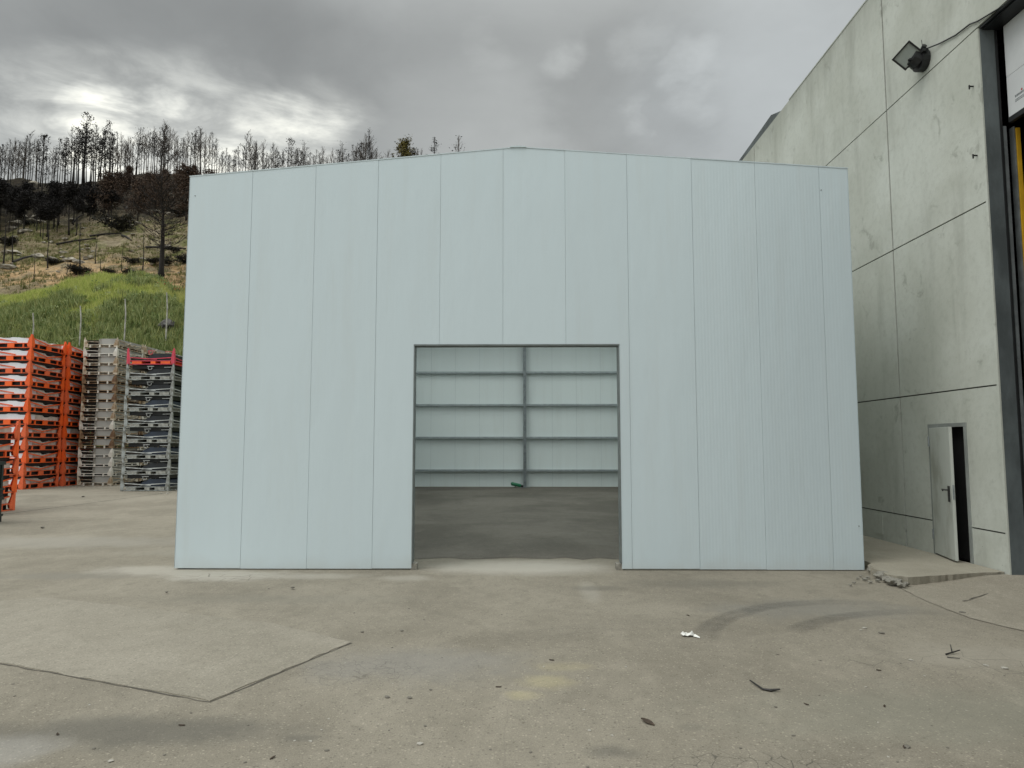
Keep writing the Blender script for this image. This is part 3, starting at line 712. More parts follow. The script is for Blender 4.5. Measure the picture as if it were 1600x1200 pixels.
# ------------------------------------------------------------------ stacked steel stillages
def posts(root, W, D, p, s, m_, extra=0.0, gus=.15, gm=None):
    """four corner posts, each with its flared gussets"""
    for sx in (-1, 1):
        for sy in (-1, 1):
            q = MB(); x = sx * W / 2; y = sy * D / 2
            q.box((min(x, x - sx * s), min(y, y - sy * s), .0), (max(x, x - sx * s), max(y, y - sy * s), p - .006))
            q.box((min(x - sx * .012, x - sx * (s - .012)), min(y - sy * .012, y - sy * (s - .012)), p - .006), (max(x - sx * .012, x - sx * (s - .012)), max(y - sy * .012, y - sy * (s - .012)), p + .05))
            t = .012
            prof = [(0, p * .90), (gus * .30, p * .86), (gus, p * .30), (gus * .80, p * .10), (0, p * .06)]
            q.prism([(x - sx * t * .5, y - sy * (s + a), z) for a, z in prof], (-sx * t, 0, 0))
            q.prism([(x - sx * (s + a), y - sy * t * .5, z) for a, z in prof], (0, -sy * t, 0))
            q.build('corner_post', m_, root)
def base(root, W, D, z0, z1, blocks, m_, rail=.035, blk=None, bm_=None):
    q = MB()
    for z in (z0, z1 - rail):
        for sy in (-1, 1):
            y = sy * (D / 2 - .02); q.box((-W / 2 + .07, min(y, y - sy * .05), z), (W / 2 - .07, max(y, y - sy * .05), z + rail))
        for sx in (-1, 1):
            x = sx * (W / 2 - .02); q.box((min(x, x - sx * .05), -D / 2 + .07, z), (max(x, x - sx * .05), D / 2 - .07, z + rail))
    q.box((-W / 2 + .08, -D / 2 + .08, z1 - rail + .004), (W / 2 - .08, D / 2 - .08, z1 - .006))
    if bm_:
        for c, wd in blocks:
            x = c * W / 2; MB().box((x - wd / 2, -D / 2 + .024, z0 + rail + .001), (x + wd / 2, D / 2 - .024, z1 - rail - .001)).build('bearer', bm_, root)
        q.build('base_frame', m_, root); return
    for c, wd in blocks:
        for sy in (-1, 1):
            y = sy * (D / 2 - .022); x = c * W / 2; q.box((x - wd / 2, min(y, y - sy * .05), z0 + rail), (x + wd / 2, max(y, y - sy * .05), z1 - rail))
        for sx in (-1, 1):
            x = sx * (W / 2 - .022); y = c * D / 2; q.box((min(x, x - sx * .05), y - wd / 2, z0 + rail), (max(x, x - sx * .05), y + wd / 2, z1 - rail))
    q.build('base_frame', m_, root)
def vbars(root, W, D, z_end, z_mid, m_, wd=.045, faces='rf', trim=.14):
    if 'r' in faces:
        for sx in (-1, 1):
            q = MB(); x = sx * (W / 2 - .055)
            q.bar((x, -D / 2 + trim, z_end), (x, .0, z_mid), .03, wd); q.bar((x - sx * .032, D / 2 - trim, z_end), (x - sx * .032, -.02, z_mid + .01), .03, wd)
            q.build('folded_gate', m_, root)
    if 'f' in faces:
        for sy in (-1, 1):
            q = MB(); y = sy * (D / 2 - .055)
            q.bar((-W / 2 + trim, y, z_end), (W * .12, y, z_mid), .03, wd); q.bar((W / 2 - trim, y - sy * .032, z_end), (-W * .1, y - sy * .032, z_mid + .01), .03, wd)
            q.build('folded_gate', m_, root)

def stillage_orange(m_, kind=0):
    W, D, p = 1.9, 2.35, .555
    t = empty('stillage', (0, 0, 0), 'x', 'stillage')
    posts(t, W, D, p, .085, m_, gus=.14)
    base(t, W, D, .005, .225, [(-.58, .06), (0, .30), (.58, .06)], m_, rail=.03)
    if kind == 0: vbars(t, W, D, .44, .27, m_)
    # folded side panels lying on the deck: light beige, stepped silhouette
    q = MB(); h = .44
    q.prism([(-W / 2 + .12, -.98, .23), (-W / 2 + .12, .98, .23), (-W / 2 + .12, .98, h - .06), (-W / 2 + .12, .50, h - .02), (-W / 2 + .12, .28, h - .08), (-W / 2 + .12, .05, h - .08), (-W / 2 + .12, -.1, h), (-W / 2 + .12, -.98, h + .03)], (W - .24, 0, 0))
    q.build('folded_panel', M['beige'], t)
    # bright sheet folded over the front half, uneven along its top
    q = MB(); y0 = -D / 2 + .07; xs_ = [-W / 2 + .10, -.55, -.42, -.1, .02, .35, .5, W / 2 - .11]; zs_ = [.47, .48, .44, .45, .48, .47, .43, .42]
    q.prism([(xs_[0], y0, .206)] + [(xs_[-1], y0, .206)] + [(x, y0, z) for x, z in list(zip(xs_, zs_))[::-1]], (0, .5, 0))
    q.build('folded_sheet', M['sheet'], t)
    q = MB(); q.box((-.75, -D / 2 + .075, .012), (.1, -D / 2 + .6, .055)) if False else None
    q.box((-W / 2 + .15, -D / 2 + .15, -.14), (W / 2 - .15, D / 2 - .15, .19)); q.build('dark_gap_fill', M['blackcrate'], t)  # near-black block added for the shade in the gap between decks
    return t, p
def stillage_white(m_, top=False):
    W, D, p = 1.62, 2.32, .435
    t = empty('stillage', (0, 0, 0), 'x', 'stillage')
    posts(t, W, D, p, .055, m_, gus=.15)
    base(t, W, D, .015, .145, [(-.62, .05), (-.05, .05), (.52, .05)], m_, rail=.03)
    q = MB(); q.prism([(.02, -D / 2 + .05, .150), (W / 2 - .10, -D / 2 + .05, .150), (W / 2 - .08, -D / 2 + .05, .43), (-.02, -D / 2 + .05, .43)], (0, D - .1, 0)); q.build('folded_box', M['greybox'], t)
    q = MB(); q.prism([(-.16, -D / 2 + .06, .150), (.012, -D / 2 + .055, .150), (-.03, -D / 2 + .055, .42), (-.12, -D / 2 + .06, .42)], (0, D - .2, 0)); q.build('box_flap', M['palletgrey'], t)
    q = MB()
    for k in range(4):
        z = .16 + k * .06; q.box((-W / 2 + .08, -D / 2 + .06 + .02 * k, z), (-.17 - .012 * k, D / 2 - .1, z + .03))
    q.build('folded_slats', M['slat'], t)
    MB().box((-W / 2 + .12, -D / 2 + .25, -.05), (W / 2 - .12, D / 2 - .2, .10)).build('dark_gap_fill', M['blackcrate'], t)  # black filler gives the shaded void below this deck its darkness
    q = MB(); q.bar((-W / 2 + .09, -D / 2 + .035, .30), (-.1, -D / 2 + .035, .27), .02, .022)
    for sx in (-1, 1):
        x = sx * (W / 2 - .03)
        q.bar((x, -D / 2 + .12, .36), (x, .25, .24), .02, .04); q.bar((x - sx * .024, D / 2 - .12, .33), (x - sx * .024, -.2, .21), .02, .04)
        q.bar((x, -D / 2 + .08, .20), (x, D / 2 - .08, .20), .02, .018)
    q.build('folded_gate', m_, t)
    for c in (-.62, -.05, .52):
        MB().box((c * W / 2 - .03, -D / 2 - .004, .005), (c * W / 2 + .03, -D / 2 + .06, .13)).build('leg', M['whitepaint'], t)
    for sx in (-1, 1):
        x = sx * (W / 2 + .002)
        for k in range(4):
            y = -D / 2 + .3 + k * .46; MB().bar((x, y, .16 + .03 * (k % 3)), (x, y + .38, .22 + .05 * ((k * 7) % 4)), .02, .03).build('folded_bar', M['cream'], t)
    return t, p
def stillage_dark(m_, gate, fill, blk, cat_='x'):
    W, D, p = 2.0, 2.35, .655
    t = empty('stillage', (0, 0, 0), 'x', 'stillage')
    posts(t, W, D, p, .07, m_, gus=.075)
    base(t, W, D, .02, .19, [(-.58, .40), (.1, .20), (.62, .40)], m_, rail=.032, bm_=blk)
    vbars(t, W, D, .32, .24, gate, wd=.035, faces='rf', trim=.12)
    q = MB(); y0 = -D / 2 + .12
    q.prism([(-.30, y0, .195), (W / 2 - .1, y0, .195), (W / 2 - .1, y0, .44), (W / 2 - .3, y0, .50), (.1, y0, .49), (-.16, y0, .36)], (0, D - .24, 0))
    q.build('folded_sleeve', fill, t)
    q = MB(); q.prism([(-W / 2 + .1, y0 + .03, .195), (-.32, y0 + .03, .195), (-.4, y0 + .03, .30), (-.62, y0 + .03, .37), (-W / 2 + .1, y0 + .03, .34)], (0, D - .3, 0)); q.build('folded_panel', M['slat'], t)
    q = MB(); q.tube([(-.12, y0 - .03, .60), (-.12, y0 - .03, .50), (-.08, y0 - .03, .46), (0, y0 - .03, .46), (.03, y0 - .03, .50), (.03, y0 - .03, .55)], .016, 5); q.bar((-.16, y0 - .03, .60), (.12, y0 - .03, .60), .025); q.bar((.55, y0 - .02, .56), (W / 2 - .1, y0 - .02, .57), .02); q.build('hook', gate, t)
    q = MB(); q.box((-W / 2 + .15, -D / 2 + .2, -.14), (W / 2 - .15, D / 2 - .2, .012)); q.build('dark_gap_fill', M['blackcrate'], t)  # added black block standing in for shade over the stillage below
    return t, p
ORD = ['lowest', 'second', 'third', 'fourth', 'fifth', 'sixth', 'seventh', 'eighth', 'ninth', 'tenth', 'eleventh', 'twelfth', 'thirteenth', 'fourteenth', 'fifteenth', 'sixteenth']
jr = random.Random(4)
used_first = {}
def place(proto, tree, x, y, z, label, group, jit=.022, sz=1.0):
    first = id(proto) not in used_first
    used_first[id(proto)] = 1
    o = proto if first else dup(proto, tree=tree)
    o.location = (x + jr.uniform(-jit, jit), y + jr.uniform(-jit, jit), z); o.rotation_euler = (0, 0, jr.uniform(-.012, .012)); o.scale = (1, 1, sz)
    o['label'] = label; o['group'] = group
    return o
def T_(o): return [(c, kids(c)) for c in kids(o)]
def nth(k, n): return ORD[k] + (' from the ground' if 0 < k < n - 1 else '') if k < n - 1 else 'topmost'
oA, pO = stillage_orange(M['orange']); oB, _ = stillage_orange(M['orange2']); oC, _ = stillage_orange(M['orange'], 1)
tA, tB, tC = T_(oA), T_(oB), T_(oC)
seqs = (('tall front', -22.16, 31.57, 'BBABBCABABAA'), ('tall rear', -22.06, 34.02, 'BBABCABBAABA'))
for nm, x, y, seq in seqs:
    for k, ch in enumerate(seq):
        pr, tr_ = {'A': (oA, tA), 'B': (oB, tB), 'C': (oC, tC)}[ch]
        place(pr, tr_, x, y, k * pO, f'orange steel stillage, {nth(k, 12)} in the {nm} orange stack', 'orange stillages stacked in the yard')
for k, ch in enumerate('BABAB'):
    pr, tr_ = {'A': (oA, tA), 'B': (oB, tB)}[ch]
    place(pr, tr_, -15.66, 19.62, k * pO * .92, f'orange steel stillage, {nth(k, 5)} in the short near stack at the left edge', 'orange stillages stacked in the yard', sz=.92)
wA, pW = stillage_white(M['whitepaint']); wB, _ = stillage_white(M['cream']); wC, _ = stillage_white(M['rust'])
tA, tB, tC = T_(wA), T_(wB), T_(wC)
LOOK = {'A': 'white painted', 'B': 'cream weathered', 'C': 'rusty brown'}
for nm, y, seq in (('front', 34.48, 'BAAACCABBCCCBBAB'), ('middle', 36.95, 'BABABCBABBCABBBB'), ('back', 39.42, 'BABBBCBABBCBBABB')):
    for k, ch in enumerate(seq):
        pr, tr_ = {'A': (wA, tA), 'B': (wB, tB), 'C': (wC, tC)}[ch]
        place(pr, tr_, -19.93, y, k * pW, f'{LOOK[ch]} steel stillage, {nth(k, 16)} in the {nm} white stack', 'white and rusty stillages stacked in the yard', .018)
# a fourth pile further back, only its top rows over the dark stack
for k, ch in enumerate('BBABCBBABBCBBAB'):
    pr, tr_ = {'A': (wA, tA), 'B': (wB, tB), 'C': (wC, tC)}[ch]
    place(pr, tr_, -18.0, 41.0, k * pW, f'{LOOK[ch]} steel stillage, {nth(k, 15)} in the white stack behind the dark stack', 'white and rusty stillages stacked in the yard', .018)
dA, pD = stillage_dark(M['greyst'], M['palebar'], M['navy'], M['paleblock']); dB, _ = stillage_dark(M['greyst'], M['palebar'], M['blue'], M['paleblock']); dC, _ = stillage_dark(M['pink'], M['pink'], M['navy'], M['orange'])
tA, tB, tC = T_(dA), T_(dB), T_(dC)
LOOK = {'A': 'black', 'B': 'blue', 'C': ''}
for k, ch in enumerate('BABBABAAC'):
    pr, tr_ = {'A': (dA, tA), 'B': (dB, tB), 'C': (dC, tC)}[ch]
    lb = f'grey stillage with folded {LOOK[ch]} sleeves, {nth(k, 9)} in stack nearest the shed' if ch != 'C' else 'pink posted stillage with orange base and dark cover, topmost in the stack beside the shed'
    place(pr, tr_, -15.47, 30.55, k * pD, lb, 'grey stillages with dark sleeves', .02)
# dark plastic crates at the left frame edge
def crate(name, z, h, W, D, lab):
    t = empty(name, (-12.78 - W / 2, 17.65 - D / 2, z), lab, 'crate', 'dark green crates at the left edge')
    q = MB(); q.box((-W / 2 + .03, -D / 2 + .03, .14), (W / 2 - .03, D / 2 - .03, h))
    for i in range(7):
        y = -D / 2 + .1 + i * (D - .2) / 6; q.box((W / 2 - .0295, y - .025, .15), (W / 2 - .005, y + .025, h - .08)); q.box((-W / 2 + .005, y - .025, .15), (-W / 2 + .0295, y + .025, h - .08))
    q.build('crate_body', M['greencrate'], t)
    q = MB()
    for z0, z1 in ((h - .075, h + .0), (.145, .20)):
        q.box((-W / 2, -D / 2, z0), (W / 2, -D / 2 + .029, z1)); q.box((-W / 2, D / 2 - .029, z0), (W / 2, D / 2, z1)); q.box((-W / 2, -D / 2 + .03, z0), (-W / 2 + .029, D / 2 - .03, z1)); q.box((W / 2 - .029, -D / 2 + .03, z0), (W / 2, D / 2 - .03, z1))
    q.build('rim', M['greencrate'], t)
    for sx in (-1, 0, 1):
        q = MB(); q.box((sx * (W / 2 - .1) - .08, -D / 2 + .02, 0), (sx * (W / 2 - .1) + .08, D / 2 - .02, .138)); q.build('skid', M['blackcrate'], t)
crate('plastic_crate', 0, .62, 1.2, 1.0, 'low dark green plastic crate on skids, bottom one at the left frame edge')
crate('plastic_crate', .63, .85, 1.2, 1.0, 'taller dark green plastic crate stacked on another at the left frame edge')

# ------------------------------------------------------------------ hillside behind the yard
def fb(x, y, s, o=4, seed=0.): return mnoise.fractal(Vector((x * s + seed, y * s - seed, seed * .7)), .7, 2.1, o)
def lerp(t, pts):
    if t <= pts[0][0]: return pts[0][1]
    for (a, va), (b, vb) in zip(pts, pts[1:]):
        if t <= b:
            k = (t - a) / (b - a); k = k * k * (3 - 2 * k); return va + (vb - va) * k
    return pts[-1][1]
def zof(py, y): return CAM_H + (696 - py) * y / 1112
CREST = [(-300, 470), (0, 466), (60, 453), (95, 441), (150, 434), (200, 433), (235, 440), (262, 452), (320, 458), (720, 470)]
RIDGE = [(-400, 262), (0, 273), (60, 272), (130, 266), (190, 262), (260, 264), (330, 272), (420, 286), (720, 292), (1100, 330), (1700, 420)]
YC, YM, YR = 60., 80., 150.
def hill(x, y):
    px = 812 + 1112 * x / y
    c = zof(lerp(px, CREST), YC); mlow = zof(446, YM); rd = zof(lerp(px, RIDGE), YR)
    if y < 46.5: h = -1 + (y - 43) / 3.5 * 8.2
    elif y < YC: t = (y - 46.5) / (YC - 46.5); h = 7.2 + (c - 7.2) * (t * .35 + .65 * sin(t * pi / 2))
    elif y < YM: t = (y - YC) / (YM - YC); h = c + (mlow - c) * t - 1.3 * sin(t * pi)
    elif y < YR: t = (y - YM) / (YR - YM); h = mlow + (rd - mlow) * (t * .72 + .28 * t * t)
    else: h = rd - (y - YR) * .22 - ((y - YR) / 40) ** 2 * 2
    a = min(1, max(0, (y - 46) / 8)); b_ = min(1, max(0, (y - 78) / 20))
    h += a * (.55 * fb(x, y, .16) + .22 * fb(x, y, .5, 3, 4)) + b_ * (1.5 * fb(x, y, .06, 4, 9) + .7 * abs(fb(x, y, .22, 4, 2)))
    return h
def on_hill(px, py, y0=47., y1=152.):
    """where the line of sight through a pixel meets the hillside: gives the place a thing stands"""
    d = ray(px, py); d = d / d.y; y = y0
    while y < y1:
        p = Vector((0, 0, CAM_H)) + d * y
        if hill(p.x, p.y) >= p.z: return Vector((p.x, p.y, hill(p.x, p.y)))
        y += .25
    return None
gx = np.arange(-135, 60.1, .9); gy = np.concatenate([np.arange(43, 100, .8), np.arange(100, 156, .8), np.arange(156, 215, 3.)])
hm = MB(); hm.v = [(float(x), float(y), hill(float(x), float(y))) for y in gy for x in gx]; nx = len(gx)
hm.f = [(j * nx + i, j * nx + i + 1, (j + 1) * nx + i + 1, (j + 1) * nx + i) for j in range(len(gy) - 1) for i in range(nx - 1)]
def hill_mat():
    m_ = bpy.data.materials.new('burnt_hillside'); m_.use_nodes = True; g = NT(m_.node_tree)
    p = g.n('ShaderNodeBsdfPrincipled', i_Roughness=.97); g.n('ShaderNodeOutputMaterial', i_Surface=p.outputs[0]); p.inputs['Specular IOR Level'].default_value = .1
    pos = g.n('ShaderNodeNewGeometry').outputs['Position']; s = g.n('ShaderNodeSeparateXYZ', i_0=pos)
    n_b = g.noise(pos, .07, 5, .6, .5); n_m = g.noise(pos, .28, 6, .65, .4); n_f = g.noise(pos, 1.3, 6, .7)
    y_ = g.m('ADD', s.outputs[1], g.m('MULTIPLY', g.m('SUBTRACT', n_m, .5), 26))
    dry = g.mix(g.mr(n_f, .35, .65), (.13, .105, .064), (.25, .205, .13))
    green = g.mix(g.mr(n_f, .35, .65), (.075, .082, .028), (.15, .15, .055))
    soil = g.mix(g.mr(n_f, .35, .65), (.30, .19, .095), (.46, .32, .18))
    soot = g.mix(g.mr(n_f, .40, .70), (.016, .014, .012), (.055, .045, .032))
    k = g.mix(g.mr(n_m, .46, .60), dry, green)
    lowsoil = g.m('MULTIPLY', g.mr(y_, 78, 84), g.mr(y_, 100, 90))
    k = g.mix(g.m('MULTIPLY', lowsoil, g.mr(n_m, .40, .55)), k, soil)
    k = g.mix(g.m('MULTIPLY', g.mr(y_, 98, 106), g.m('MULTIPLY', g.mr(n_b, .56, .42), .7)), k, g.mix(g.mr(n_f, .35, .65), (.19, .16, .11), (.30, .255, .18)))
    k = g.mix(g.mr(n_f, .30, .20), k, (.02, .017, .013))
    k = g.mix(g.m('MULTIPLY', g.mr(y_, 114, 130), .95), k, soot)
    k = g.mix(g.mr(s.outputs[1], 70, 60), k, (.12, .155, .045))
    g.set(p.inputs['Base Color'], k)
    b = g.n('ShaderNodeBump', i_Strength=.8, i_Distance=.5, i_Height=n_f); g.set(p.inputs['Normal'], b.outputs[0])
    return m_
tag(hm.build('hillside', hill_mat(), None, True), kind='structure')

# grass and weeds on the bank in front
def scatter_grass(name, n, xr, yr, hfun, cfun, wfun, seed, blades=4):
    r = np.random.default_rng(seed); V = []; C = []
    for i in range(n):
        x = r.uniform(*xr); y = r.uniform(*yr)
        hh = hfun(x, y)
        if hh <= 0: continue
        z = hill(x, y); c = cfun(x, y, r)
        for b in range(blades):
            a = r.uniform(0, 6.283); ln = hh * r.uniform(.6, 1.25); wd = (wfun(x, y) if callable(wfun) else wfun) * r.uniform(.6, 1.3); le = r.uniform(.1, .65) * ln
            ox, oy = r.normal(0, .12, 2); ca, sa = cos(a), sin(a)
            bx, by = x + ox, y + oy; l2 = r.uniform(0, 6.283)
            V += [(bx - ca * wd, by - sa * wd, z - .06), (bx + ca * wd, by + sa * wd, z - .06), (bx + cos(l2) * le, by + sin(l2) * le, z + ln)]
            f = r.uniform(.8, 1.25); C += [(c[0] * f, c[1] * f, c[2] * f, 1)] * 3
    q = MB(); q.v = V; q.f = [(i, i + 1, i + 2) for i in range(0, len(V), 3)]
    o = q.build(name, M['grass']); at_ = o.data.color_attributes.new('kind', 'FLOAT_COLOR', 'POINT'); at_.data.foreach_set('color', np.array(C, dtype=np.float32).ravel())
    return tag(o, None, None, None, 'stuff')
gm_ = bpy.data.materials.new('grass_blades'); gm_.use_nodes = True; g = NT(gm_.node_tree)
p_ = g.n('ShaderNodeBsdfPrincipled', i_Roughness=.8); ca_ = g.n('ShaderNodeAttribute', attribute_name='kind'); g.set(p_.inputs['Base Color'], ca_.outputs['Color'])
p_.inputs['Specular IOR Level'].default_value = .15
tl_ = g.n('ShaderNodeBsdfTranslucent', i_Color=ca_.outputs['Color']); ms_ = g.n('ShaderNodeMixShader', i_Fac=.35, i_1=p_.outputs[0], i_2=tl_.outputs[0]); g.n('ShaderNodeOutputMaterial', i_Surface=ms_.outputs[0])
M['grass'] = gm_
def weed(x, y): return fb(x, y, .16, 3, 3.3) + .35 * fb(x, y, .7, 2, 6) + .25 - .09 * (y - 53)   # > 0: tall dark weeds
def gh(x, y):
    k = weed(x, y); return (.60 if k > .1 else .42) * (1 + .45 * fb(x, y, .9, 2, 8))
def gc_(x, y, r):
    k = weed(x, y); px = 812 + 1112 * x / y
    if k > .1: return [(.22, .265, .10), (.35, .39, .18), (.12, .16, .05), (.30, .31, .12)][r.integers(4)]
    dryf = min(1, max(0, (px - 215) / 60)) * (.7 if y > 55 else .45)
    c = [(.42, .46, .13), (.50, .51, .18), (.33, .39, .10)][r.integers(3)]; d = [(.45, .41, .17), (.36, .39, .13), (.42, .39, .16)][r.integers(3)]
    return tuple(a * (1 - dryf) + b * dryf for a, b in zip(c, d))
scatter_grass('bank_grass', 42000, (-58, -22), (46.2, 63.5), gh, gc_, lambda x, y: .055 if weed(x, y) > .1 else .028, 1)
# leafy weeds growing through the grass of the bank
r10 = np.random.default_rng(31); V = []; C = []; F = []
for i in range(1500):
    x = r10.uniform(-58, -22); y = r10.uniform(46.3, 60.5)
    if weed(x, y) < .02 and r10.random() > .06: continue
    z = hill(x, y); rad = r10.uniform(.25, .6); base_c = [(.21, .27, .11), (.30, .36, .17), (.15, .21, .075), (.26, .29, .10), (.36, .40, .20)][r10.integers(5)]
    for b in range(34):
        d = Vector(r10.normal(0, 1, 3)).normalized(); d.z = abs(d.z); c = Vector((x, y, z + .12)) + Vector((d.x * rad, d.y * rad, d.z * rad * 1.15)) * r10.uniform(.55, 1)
        a = (d + Vector(r10.normal(0, .5, 3))).normalized(); t_ = a.cross(Vector(r10.normal(0, 1, 3))).normalized(); sz_ = r10.uniform(.05, .11); o_ = len(V)
        V += [tuple(c - a * sz_), tuple(c + t_ * sz_ * .45), tuple(c + a * sz_), tuple(c - t_ * sz_ * .45)]; F.append((o_, o_ + 1, o_ + 2, o_ + 3))
        f = r10.uniform(.75, 1.3); C += [(base_c[0] * f, base_c[1] * f, base_c[2] * f, 1)] * 4
q = MB(); q.v = V; q.f = F; o = q.build('bank_weeds', M['grass']); o.data.color_attributes.new('kind', 'FLOAT_COLOR', 'POINT').data.foreach_set('color', np.array(C, dtype=np.float32).ravel()); tag(o, kind='stuff')
def gh2(x, y): return .38 if fb(x, y, .1, 4, 12) > -.15 else 0
scatter_grass('hill_grass', 16000, (-95, -34), (64, 118), gh2, lambda x, y, r: [(.13, .145, .045), (.19, .17, .075), (.24, .20, .11), (.10, .12, .04)][r.integers(4)] if y > 74 else [(.22, .27, .06), (.26, .26, .09)][r.integers(2)], .05, 2, 4)
# wild poppies, a thin reddish drift at the crest
q = MB(); r8 = random.Random(5)
for i in range(70):
    p = on_hill(r8.uniform(236, 289), 470, 50) ; y = r8.uniform(57, 61.5); px = r8.gauss(265, 14); x = (px - 812) * y / 1112
    z = hill(x, y) + r8.uniform(.35, .6); s = .05
    q.add([(x - s, y, z), (x, y - s, z + .02), (x + s, y, z), (x, y + s, z + .02), (x, y, z + .07)], [(0, 1, 4), (1, 2, 4), (2, 3, 4), (3, 0, 4), (3, 2, 1, 0)])
tag(q.build('poppy_flowers', mat('poppy_red', (.55, .07, .02), .7)), kind='stuff')

# poles planted along the bank
for i, (px, pt, pb) in enumerate(((51, 489, 528), (125, 478, 520), (195, 467, 512), (260, 457, 507))):
    y = 47.6 + i * .25
    a = atY(px, pb, y); b_ = atY(px + .5, pt, y); q = MB(); z0 = min(a.z, hill(a.x, y)) - .2
    q.tube([(a.x, y, z0), (a.x + .02, y, (a.z + b_.z) / 2), (b_.x, y, b_.z)], [.05, .045, .04], 7)
    nm = ['behind the tall orange stack', 'above the left edge of the white stacks', 'above the middle of the white stacks', 'nearest the shed'][i]
    tag(q.build('fence_pole', M['post']), f'thin pale pole standing in the grass bank, {nm}', 'pole', 'fence poles on the grass bank')

# boulders
RK = [lump(1, s + 20, .62).mesh('rock', M[mm]) for s, mm in ((0, 'rock'), (1, 'rock'), (2, 'darkrock'), (3, 'rock'))]
p = on_hill(263, 520) or on_hill(263, 515)
o = link('boulder', lump(1, 31, .6).mesh('boulder', M['boulder'])); o.location = (p.x, p.y - .2, p.z + .3); o.scale = (.5, .42, .75); tag(o, 'dark grey boulder lying in the grass bank close to the shed', 'boulder')
r9 = random.Random(21)
spots = [(30, 352, 1.2), (20, 358, 1.), (42, 362, .9), (50, 345, .8), (66, 347, .8), (205, 353, .5), (262, 388, .7), (245, 373, .4), (215, 349, .5), (268, 336, .8), (275, 328, .6), (160, 300, 1.0), (165, 287, 1.2), (208, 292, .9), (152, 302, .8), (196, 325, .7), (287, 325, .7), (12, 418, .8), (100, 395, .7), (112, 408, .9), (125, 412, .8), (140, 405, .9), (82, 405, .8), (60, 402, .9), (22, 396, 1.1)]
spots += [(r9.uniform(0, 292), r9.uniform(285, 345), r9.uniform(.35, 1.0)) for _ in range(46)] + [(r9.uniform(0, 292), r9.uniform(345, 435), r9.uniform(.15, .45)) for _ in range(46)]
for i, (px, py, s) in enumerate(spots):
    p = on_hill(px, py, 66)
    if not p: continue
    v = r9.choice([0, 1, 3, 0, 1, 2]) if py < 345 else r9.choice([0, 1, 3])
    o = link('hillside_rock', RK[v]); o.location = p + Vector((0, 0, -.1 * s)); o.scale = (s * r9.uniform(.9, 1.7), s, s * r9.uniform(.6, 1)); o.rotation_euler = (0, 0, r9.uniform(0, 6))
    band = 'high up among the charred trunks' if py < 345 else 'low on the slope above the grass bank'
    tag(o, f'{"sooty dark" if v == 2 else "pale"} rock lying on the burnt hillside {band}', 'rock', 'rocks on the burnt hillside')

# ------------------------------------------------------------------ burnt pines
def pine(seed, H, r0, crown0, spread, nb, up, kind, nneedle, twigs=3, nsize=.22, needle_r=.5):
    """trunk and crown meshes of one tree; kind picks the foliage"""
    r = random.Random(seed); tk = MB(); lean = (r.gauss(0, .02), r.gauss(0, .02)); n = 9
    ax = [Vector((lean[0] * H * t + .10 * sin(t * 5 + seed), lean[1] * H * t + .08 * cos(t * 4 + seed) - .08, H * t)) for t in [i / n for i in range(n + 1)]]
    tk.tube(ax, [r0 * (1 - .9 * (i / n) ** .9) + .012 + (.06 * r0 / .2 if i == 0 else 0) for i in range(n + 1)], 6)
    def axis(t): i = min(n - 1, int(t * n)); return ax[i].lerp(ax[i + 1], t * n - i)
    br = MB(); tips = []
    for k in range(nb):
        t = crown0 + (1 - crown0) * ((k + r.random()) / nb) ** .9
        t = min(t, .985); a = r.uniform(0, 2 * pi); f = (1 - t) / (1 - crown0)
        L = spread * (.25 + .85 * f ** .7) * r.uniform(.55, 1.15) * (1 if t > crown0 + .1 else r.uniform(.3, 1))
        e = up * r.uniform(.6, 1.3) + .35 * (1 - f); p0 = axis(t); d = Vector((cos(a) * cos(e), sin(a) * cos(e), sin(e)))
        p1 = p0 + d * L * .5; p2 = p1 + (d + Vector((0, 0, r.uniform(.05, .6)))).normalized() * L * .5
        rb = .013 + .009 * L; br.tube([p0, p1, p2], [rb, rb * .65, rb * .25], 4, False)
        tips.append((p2, f)); tips.append((p1, f))
        for q in range(twigs):
            b0 = p0.lerp(p1, r.uniform(.3, 1)) if r.random() < .5 else p1.lerp(p2, r.random())
            dd = (d + Vector((r.gauss(0, .6), r.gauss(0, .6), r.uniform(.1, 1)))).normalized(); l2 = L * r.uniform(.2, .45); b1 = b0 + dd * l2
            br.tube([b0, b1], [rb * .5, rb * .22], 3, False); tips.append((b1, f))
    nd = MB()
    for k in range(nneedle):
        c, f = r.choice(tips)
        c = c + Vector((r.gauss(0, needle_r), r.gauss(0, needle_r), r.gauss(0, needle_r * .7)))
        a = Vector((r.gauss(0, 1), r.gauss(0, 1), r.gauss(0, 1))).normalized(); b = a.cross(Vector((r.gauss(0, 1), r.gauss(0, 1), r.gauss(0, 1)))).normalized(); s = nsize * r.uniform(.5, 1.4)
        nd.add([c - a * s, c + a * s * .6 + b * s * .45, c + a * s * .5 - b * s * .5], [(0, 1, 2)])
    return tk, br, nd
def tree_root(name, label, cat, group, seed, bark, needles, **kw):
    tk, br, nd = pine(seed, **kw)
    t = empty(name, (0, 0, 0), label, cat, group)
    tk.build('trunk', M[bark], t, True)
    cr = br.build('crown', M[bark], t)
    if nd.v: nd.build('foliage', M[needles], cr)
    return t
KIND = {}
def reg(key, label, group, bark, needles, variants):
    KIND[key] = []
    for i, kw in enumerate(variants):
        t = tree_root('burnt_pine', label, 'tree', group, hash_(key) + i * 13, bark, needles, kind=key, **kw); KIND[key].append([t, T_(t), False])
def hash_(s): return sum((i + 1) * ord(c) for i, c in enumerate(s))
